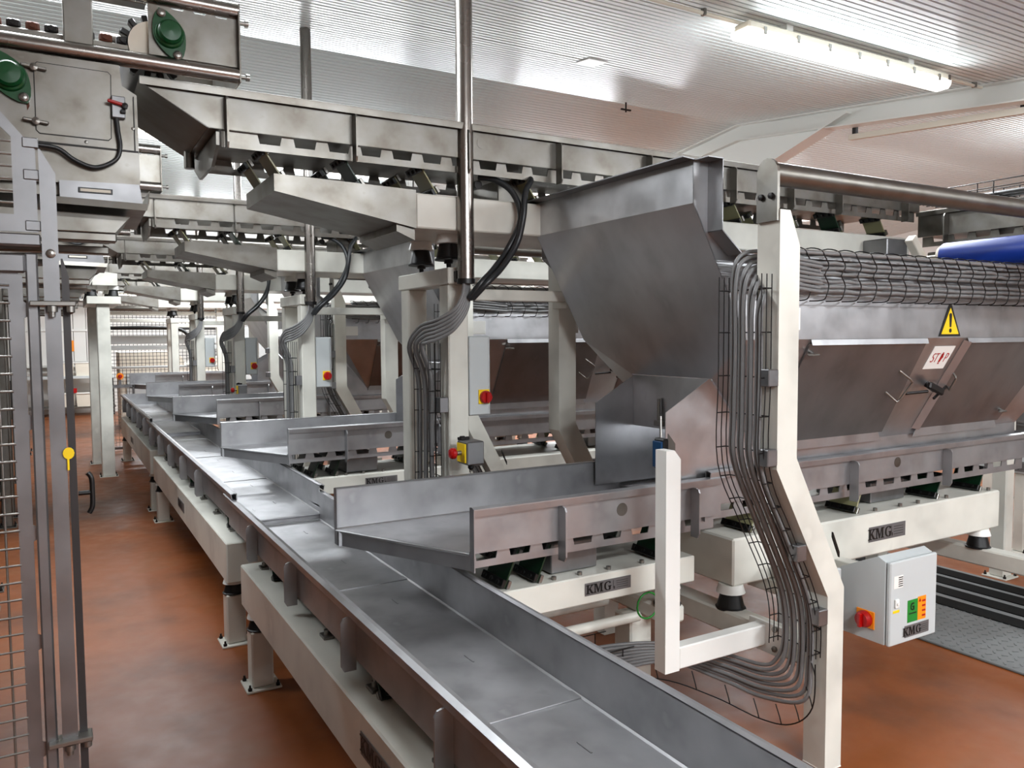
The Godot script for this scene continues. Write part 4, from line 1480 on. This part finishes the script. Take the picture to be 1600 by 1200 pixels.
# ---------------------------------------------------------------- mesh gate at the left edge
func gate():
	var z := -2.2
	var st := S()
	# post
	var t := thing("gate_post", "slim stainless gate post with slanted top and yellow key tag", "post", Vector3(0, 0, z))
	var s := S()
	slab(s, xy([[-.020, 0.0], [.014, 0.0], [.014, 2.045], [-.016, 2.10], [-.020, 2.10]], z - .04), Vector3(0, 0, .04))
	part("post", s, "gate_steel", t)
	s = S()
	slab(s, xy([[.018, 0.0], [.036, 0.0], [.034, 1.80], [.022, 1.845], [.018, 1.845]], z - .05), Vector3(0, 0, .035))
	part("rear_stile", s, "plate_dark", t)
	s = S()
	lathe(s, Vector3(-.002, 1.855, z), Vector3(0, 0, 1), [[.011, 0], [.010, .006], [.006, .008], [0, .009]], 14)
	part("bolt", s, "wire_bright", t)
	for y in [1.735, .655]:
		s = S()
		box(s, -.05, .046, y - .006, y + .006, z - .03, z + .022, .002)
		lathe(s, Vector3(-.004, y - .006, z + .012), Vector3(0, -1, 0), [[.012, 0], [.012, .014], [.007, .014], [.007, .026], [0, .026]], 8)
		lathe(s, Vector3(.034, y - .006, z + .012), Vector3(0, -1, 0), [[.010, 0], [.010, .014], [0, .02]], 8)
		part("hinge_clamp", s, "wire_bright", t)
	s = S()
	var fl := []
	for k in 12: fl.append(Vector3(.018 + .0125 * cos(TAU * k / 12), 1.372 + .0145 * sin(TAU * k / 12), z + .004))
	slab(s, fl, Vector3(0, 0, .004))
	box(s, .014, .019, 1.33, 1.362, z + .004, z + .008, .001)
	part("yellow_key", s, "yellow", t)
	s = S()
	rod(s, Vector3(.036, 1.265, z - .03), Vector3(.062, 1.265, z - .03), .006, 8)
	tube(s, curve([Vector3(.058, 1.315, z - .03), Vector3(.066, 1.30, z - .03), Vector3(.067, 1.265, z - .03), Vector3(.066, 1.23, z - .03), Vector3(.058, 1.213, z - .03)]), .006, 8)
	part("t_handle", s, "black", t)
	# gate leaf: tube frame, slotted plate frame, mesh
	t = thing("mesh_gate", "stainless mesh gate leaf in a tube frame at the left edge", "gate", Vector3(-.3, 0, z))
	for q in [[-.056, -.030], [-.93, -.904]]:
		s = S()
		box(s, q[0], q[1], .06, 1.855, z - .03, z, .004)
		part("stile", s, "gate_steel", t)
	for y in [1.83, .085]:
		s = S()
		box(s, -.904, -.056, y - .022, y + .022, z - .03, z, .004)
		part("rail", s, "gate_steel", t)
	s = S()
	var pl := [[-.093, .13], [-.093, 1.77], [-.87, 1.77], [-.87, 1.81], [-.075, 1.81], [-.063, 1.80]]
	var y := 1.74
	while y > .3:
		pl += [[-.063, y], [-.056, y - .004], [-.056, y - .036], [-.063, y - .04]]
		y -= .27
	pl += [[-.063, .10], [-.87, .10], [-.87, .13]]
	slab(s, xy(pl, z - .018), Vector3(0, 0, .003))
	part("plate_frame", s, "gate_steel", t)
	wires(t, -.87, -.09, .12, 1.78, z - .019, .042)
	t = thing("fixed_mesh_panel", "fixed stainless mesh panel with sloped top above the gate", "panel", Vector3(-.3, 1.88, z))
	s = S()
	slab(s, xy([[-.026, 1.905], [-.026, 2.10], [-.10, 2.19], [-.60, 2.75], [-.93, 2.75], [-.93, 1.905], [-.88, 1.905], [-.88, 2.70], [-.62, 2.70], [-.074, 2.125], [-.074, 1.945], [-.88, 1.945], [-.88, 1.905]], z - .015), Vector3(0, 0, .004))
	part("plate_frame", s, "gate_steel", t)
	s = S()
	for yy in [1.972, 2.0, 2.028, 2.057, 2.085, 2.115, 2.16, 2.2, 2.25, 2.3, 2.4]:
		rod(s, Vector3(-.9, yy, z - .014), Vector3(-.074 if yy < 2.12 else -.074 - (yy - 2.12) * .95, yy, z - .014), .003, 6)
	part("mesh_bar", s, "wire_bright", t)
	s = S()
	box(s, -.93, -.022, 1.872, 1.90, z - .03, z, .003)
	part("lower_rail", s, "gate_steel", t)
	s = S()
	for yy in [1.92, 2.04, 2.115]:
		box(s, -.052, -.019, yy - .012, yy + .012, z - .02, z - .008, .002)
	part("fixing_tab", s, "gate_steel", t)
	s = S()
	box(s, -.93, -.905, 0.0, 2.75, z - .04, z - .015, .003)
	part("rear_post", s, "gate_steel", t)
	# machinery racks glimpsed through the mesh
	var where := ["just behind the gate", "second from the gate", "third from the gate", "fourth from the gate", "farthest from the gate"]
	for k in 5:
		var zz := -2.75 - 1.75 * k
		var xr := -.36 - .05 * k
		t = thing("machine_rack", "dark machine rack with block rows seen through the mesh, " + where[k], "machine", Vector3(xr - .5, 0, zz - .8), "machine racks behind the gate")
		for x in [xr - 1.1, xr - .06]:
			for q in [0.0, -1.5]:
				s = S()
				box(s, x, x + .06, 0, 2.02, zz + q - .06, zz + q, .004)
				part("upright", s, "plate_dark", t)
		for yy in [.12, .5, .88, 1.26, 1.64, 2.0]:
			s = S()
			box(s, xr - 1.1, xr, yy, yy + .05, zz - 1.56, zz, .004)
			part("shelf", s, "old_steel", t)
			if yy > 1.9: continue
			for n in 6:
				for w in 3:
					s = S()
					box(s, xr - 1.02 + n * .165, xr - .89 + n * .165, yy + .05, yy + .24 + .1 * ((n + w) % 2), zz - .45 - w * .5, zz - .1 - w * .5, .006)
					part("housing_block", s, "plate_dark" if (n * 3 + w) % 4 else "wire_dark", t)

func wires(o: Node3D, x0: float, x1: float, y0: float, y1: float, z: float, pitch: float, m := "wire_bright", r := .0028, ph := 0.0):
	if ph == 0.0: ph = pitch
	var s := S()
	var x := x1 - .03
	while x > x0:
		tube(s, [Vector3(x, y0, z), Vector3(x, y1, z)], r, 5, false)
		x -= ph
	part("upright_wire", s, m, o).set_meta("kind", "stuff")
	s = S()
	var y := y0 + .02
	while y < y1:
		tube(s, [Vector3(x0, y, z + r * 1.6), Vector3(x1, y, z + r * 1.6)], r, 5, false)
		y += pitch
	part("cross_wire", s, m, o).set_meta("kind", "stuff")

# ---------------------------------------------------------------- right-hand background
func right_side():
	# cross trough along the aisle direction under the overhead trough ends
	var t := thing("cross_trough", "long stainless cross trough at right below the overhead trough ends", "conveyor", Vector3(0, 0, -1.0), "", PI / 2)
	trough(t, {"xl": 0.0, "xr": 2.24, "zf": 5.02, "zn": 5.6, "top": 2.456, "fl": 2.30, "wb": 2.29, "rb": 2.225, "ribs": [.5, 1.25, 2.03], "skirt": false}, "old_steel")
	var s := S()
	box(s, 0.0, 2.2, 2.06, 2.19, 5.06, 5.56, .006)
	part("carrier_beam", s, "old_steel", t)
	for x in [.3, 1.1, 1.9]:
		spring(t, x, 2.24, 2.19, 5.15, .04, "spring_green", .12)
		spring(t, x, 2.24, 2.19, 5.47, .04, "spring_green", .12)
	for x in [.2, 1.9]:
		leg(t, x, 5.5, 2.06)
	t = thing("blue_belt", "short bright blue rounded belt conveyor above the nearest cable tray", "conveyor", Vector3(4.3, 2.0, -2.0))
	s = S()
	var zs := [-2.60, -1.45]
	rod(s, Vector3(4.285, 2.075, -2.60), Vector3(4.285, 2.075, -1.45), .075, 28)
	part("belt_roll", s, "blue_belt", t)
	s = S()
	slab(s, [Vector3(4.285, 2.15, -2.60), Vector3(4.9, 2.16, -2.60), Vector3(4.9, 2.16, -1.45), Vector3(4.285, 2.15, -1.45)], Vector3(0, -.006, 0))
	slab(s, [Vector3(4.285, 2.0, -2.60), Vector3(4.9, 1.99, -2.60), Vector3(4.9, 1.99, -1.45), Vector3(4.285, 2.0, -1.45)], Vector3(0, .006, 0))
	part("belt", s, "blue_belt", t)
	s = S()
	lathe(s, Vector3(4.285, 2.075, -2.60), Vector3(0, 0, -1), [[.07, 0], [.06, .025], [0, .028]], 20)
	rod(s, Vector3(4.285, 2.075, -2.62), Vector3(4.285, 2.075, -2.72), .014, 10)
	part("end_cap", s, "crate_white", t)
	s = S()
	box(s, 4.3, 4.9, 2.02, 2.13, -2.655, -2.635, .002)
	box(s, 4.84, 4.9, 1.97, 2.06, -2.655, -1.5, .002)
	part("side_plate", s, "steel", t)
	s = S()
	obox(s, Transform3D(Basis(Vector3(0, 0, 1), -.85), Vector3(4.17, 2.115, -2.70)), Vector3(.17, .05, .05), .004)
	part("tension_arm", s, "crate_white", t)
	t = thing("junction_box", "small grey junction box on the white beam beside the blue belt", "box", Vector3(4.15, 2.1, -3.15))
	s = S()
	box(s, 4.42, 4.62, 2.11, 2.235, -3.22, -3.05, .005)
	part("enclosure", s, "steel", t)
	s = S()
	for q in [[4.45, 2.13], [4.59, 2.215]]:
		lathe(s, Vector3(q[0], q[1], -3.05), Vector3(0, 0, 1), [[.006, 0], [.006, .005], [0, .006]], 8)
	part("screw", s, "wire_bright", t)
	# wire trays near the ceiling
	for k in 2:
		t = thing("ceiling_cable_tray", ["wire cable tray hanging at upper right, upper of two", "wire cable tray hanging at upper right, lower of two"][k], "tray", Vector3(5.3, 2.6 - .1 * k, -2), "wire trays at upper right")
		var p := []
		for i in 24: p.append(Vector3(5.25 + .02 * k, 2.52 - .13 * k, -3.3 + i * .1))
		basket(t, p, Vector3(1, 0, 0), .3, Vector3(0, .08, 0), "wire_dark", .1, .0036)
		s = S()
		for i in 4:
			rod(s, Vector3(5.16 + i * .05, 2.532 - .13 * k, -3.3), Vector3(5.16 + i * .05, 2.532 - .13 * k, -1.0), .011, 8)
		part("cable", s, "cable_grey", t)
		s = S()
		for z in [-3.1, -1.9]:
			rod(s, Vector3(5.38, 2.29, z), Vector3(5.38, 2.52 - .13 * k, z), .005, 6)
		part("stand_rod", s, "wire_bright", t)
	# main outgoing line at far right
	t = thing("outgoing_conveyor", "grey conveyor frame with maker plate at the right edge", "conveyor", Vector3(6.5, 0, -2.6))
	s = S()
	box(s, 6.2, 6.8, .60, .87, -3.75, -1.2, .006)
	part("base_beam", s, "box_grey", t)
	s = S()
	slab(s, [Vector3(6.2, .96, -3.75), Vector3(6.2, .96, -1.2), Vector3(6.2, 1.16, -1.2), Vector3(6.2, 1.16, -3.75)], Vector3(.005, 0, 0))
	slab(s, [Vector3(6.8, .96, -3.75), Vector3(6.8, .96, -1.2), Vector3(6.8, 1.16, -1.2), Vector3(6.8, 1.16, -3.75)], Vector3(-.005, 0, 0))
	slab(s, [Vector3(6.2, .98, -3.75), Vector3(6.2, .98, -1.2), Vector3(6.8, .98, -1.2), Vector3(6.8, .98, -3.75)], Vector3(0, -.005, 0))
	box(s, 6.24, 6.76, .87, .975, -3.6, -1.3, .004)
	part("trough", s, "steel", t)
	for z in [-1.5, -3.155]:
		for x in [6.25, 6.75]:
			leg(t, x, z, .60, .08)
	plate(t, Vector3(6.197, .655, -3.21), .40, .075, Vector3(0, -PI / 2, 0))
	s = S()
	box(s, 6.194, 6.199, .80, .87, -3.02, -2.85, .001)
	part("yellow_sticker", s, "yellow", t)
	s = S()
	tube(s, curve([Vector3(6.21, .61, -3.34), Vector3(6.22, .47, -3.30), Vector3(6.24, .40, -3.18), Vector3(6.24, .42, -3.0)]), .008, 8)
	part("hanging_cable", s, "black", t)
	leg(t, 7.80, -4.2, 1.0, .14)
	s = S()
	box(s, 6.75, 7.87, .86, .93, -4.24, -4.16, .005)
	box(s, 6.72, 6.78, .62, .93, -4.24, -3.75, .005)
	part("outrigger", s, "cream_paint", t)
	# checker plate walkway with anti-slip strips
	t = thing("checker_walkway", "grey checker plate floor ramp with black anti-slip strips at right", "walkway", Vector3(4.6, 0, -2.4))
	s = S()
	box(s, 3.98, 5.36, 0, .012, -4.2, -1.0, .004)
	part("ramp_plate", s, "checker_grey", t)
	for q in [4.58, 4.78, 4.98, 5.17]:
		s = S()
		box(s, q, q + .135, .012, .017, -4.2, -1.0, .001)
		part("anti_slip_strip", s, "anti_slip", t)
	var mm := S()
	for i in 12:
		for k in 60:
			var a := .7 if (i + k) % 2 else -.7
			obox(mm, Transform3D(Basis(Vector3.UP, a), Vector3(4.02 + i * .05, .0125, -4.15 + k * .053)), Vector3(.028, .004, .008), 0.0)
	part("checker_relief", mm, "checker_grey", t).set_meta("kind", "stuff")
	t = thing("foot_pad", "small black and white foot at the right edge of floor", "foot", Vector3(4.05, 0, -1.85))
	s = S()
	box(s, 3.80, 3.93, 0, .02, -1.80, -1.68, .005)
	part("pad", s, "black", t)
	s = S()
	box(s, 3.82, 3.93, .02, .03, -1.79, -1.69, .004)
	part("top_plate", s, "crate_white", t)

# ---------------------------------------------------------------- far end of the hall
func far_side():
	var z := -14.9
	var t := thing("mesh_guard", "tall wire mesh guard with white and grey rails at the far end", "guard", Vector3(1.5, 0, z))
	wires(t, .75, 2.8, .85, 2.72, z, .06, "wire_dark", .004)
	for q in [.74, 2.2, 2.8]:
		var s := S()
		box(s, q - .03, q + .03, 0, 2.75, z - .06, z, .004)
		part("post", s, "cream_paint", t)
	for q in [[2.05, 2.11, "cream_paint"], [1.93, 1.99, "cream_paint"], [1.80, 1.86, "plate_dark"], [1.56, 1.70, "box_grey"], [1.14, 1.18, "box_grey"], [1.46, 1.53, "box_grey"]]:
		var s := S()
		box(s, .74, 2.8, q[0], q[1], z + .01, z + .07, .005)
		part("rail", s, q[2], t)
	var s := S()
	rod(s, Vector3(.8, 2.16, z + .06), Vector3(2.8, 2.16, z + .06), .045, 12)
	part("tube", s, "old_steel", t)
	s = S()
	tube(s, curve([Vector3(.85, 1.83, z + .09), Vector3(1.5, 1.84, z + .1), Vector3(1.9, 1.80, z + .1), Vector3(2.06, 1.6, z + .1), Vector3(2.07, 1.3, z + .1), Vector3(2.15, 1.05, z + .1), Vector3(2.2, .4, z + .1)]), .03, 8)
	part("hose", s, "black", t)
	t = thing("mesh_guard_low", "low wire mesh fence between the white column and the far trough end", "guard", Vector3(.8, 0, -12.9))
	wires(t, .62, .95, .05, .95, -12.9, .05, "wire_bright", .003)
	s = S()
	box(s, .60, .98, .93, .97, -12.92, -12.88, .003)
	box(s, .60, .98, .02, .06, -12.92, -12.88, .003)
	part("rail", s, "steel", t)
	for q in [.6, .96]:
		s = S()
		box(s, q, q + .03, 0, .97, -12.92, -12.88, .003)
		part("post", s, "steel", t)
	t = thing("fence_stop_button", "yellow and red stop button on the far mesh guard", "switch", Vector3(.85, 1.05, -13.0))
	s = S()
	lathe(s, Vector3(.80, 1.10, -12.88), Vector3(0, 0, 1), [[.05, 0], [.05, .02], [0, .02]], 16)
	part("yellow_ring", s, "orange", t)
	s = S()
	lathe(s, Vector3(.80, 1.10, -12.86), Vector3(0, 0, 1), [[.028, 0], [.028, .03], [0, .035]], 14)
	part("button", s, "red", t)
	s = S()
	box(s, .78, .82, .95, 1.10, -12.90, -12.885, .002)
	part("bracket", s, "steel", t)
	# big pale machine behind the guard
	t = thing("pale_cabinet", "pale grey cabinet with rounded top behind the mesh guard", "machine", Vector3(1.8, 0, -16.5))
	s = S()
	var pr := [[1.0, 0.0], [2.9, 0.0], [2.9, 1.30]]
	for k in 7:
		var a := PI / 2 * k / 6
		pr.append([2.1 + .25 * sin(PI / 2 - a) - .25, 1.15 + .25 * sin(a)])
	pr += [[1.0, 1.40]]
	slab(s, xy(pr, -17.0), Vector3(0, 0, 1.0))
	part("cabinet_body", s, "crate_white", t)
	s = S()
	box(s, 1.1, 1.9, .2, 1.0, -16.0, -15.98, .004)
	part("door", s, "box_grey", t)
	s = S()
	box(s, 1.82, 1.85, .55, .7, -15.98, -15.95, .004)
	part("handle", s, "black", t)
	# brick-pink store wall panels and aisle end
	t = thing("roller_door", "white ribbed panel door at the far end of the aisle", "door", Vector3(.3, 0, -19.9))
	for k in 8:
		s = S()
		box(s, -.9 + k * .25, -.66 + k * .25, 1.08, 2.36, -19.97, -19.93, .004)
		part("door_panel", s, "wall_white", t)
	s = S()
	box(s, -1.0, 1.15, 1.82, 1.87, -19.93, -19.88, .004)
	box(s, -1.0, 1.15, 1.03, 1.08, -19.97, -19.86, .004)
	part("rail", s, "white_paint", t)
	t = thing("work_bench", "grey bench carrying white crates at the aisle end", "bench", Vector3(.3, 0, -19.4))
	s = S()
	box(s, -.9, 1.1, .80, .86, -19.75, -19.2, .006)
	part("top", s, "box_grey", t)
	for q in [-.85, 1.02]:
		for w in [-19.7, -19.28]:
			s = S()
			box(s, q, q + .05, 0, .80, w, w + .05, .003)
			part("leg", s, "plate_dark", t)
	s = S()
	box(s, -.9, 1.1, .16, .20, -19.7, -19.25, .004)
	part("lower_shelf", s, "old_steel", t)
	for k in 4:
		t = thing("white_crate", ["white crate on the aisle end bench, upper left one", "white crate on the aisle end bench, upper right one", "white crate under the aisle end bench, left one", "white crate under the aisle end bench, right one"][k], "crate", Vector3(.1 + .45 * (k % 2), .86 if k < 2 else .2, -19.4), "white crates at the aisle end")
		s = S()
		var x := .1 + .46 * (k % 2)
		var y := .86 if k < 2 else .2
		slab(s, xy([[x - .2, y], [x + .2, y], [x + .22, y + .3], [x - .22, y + .3]], -19.6), Vector3(0, 0, .32))
		part("tub", s, "crate_white", t)
		s = S()
		box(s, x - .23, x + .23, y + .27, y + .30, -19.62, -19.26, .005)
		part("rim", s, "white_paint", t)
	s = S()
	box(s, .26, .36, .50, .60, -19.25, -19.2, .004)
	single("red_box", s, "red", "small red box on the bench front at the aisle end", "box")
	s = S()
	box(s, .27, .35, 1.38, 1.62, -19.93, -19.90, .003)
	single("wall_notice", s, "orange", "small orange and white notice on the far aisle door", "notice")
	t = thing("rear_machine", "row of tall grey machine cabinets along the far wall", "machine", Vector3(5.5, 0, -18.5))
	for k in 4:
		s = S()
		box(s, 3.2 + k * 1.5, 4.6 + k * 1.5, 0, 1.9, -19.2, -18.2, .01)
		part("cabinet", s, "box_grey", t)
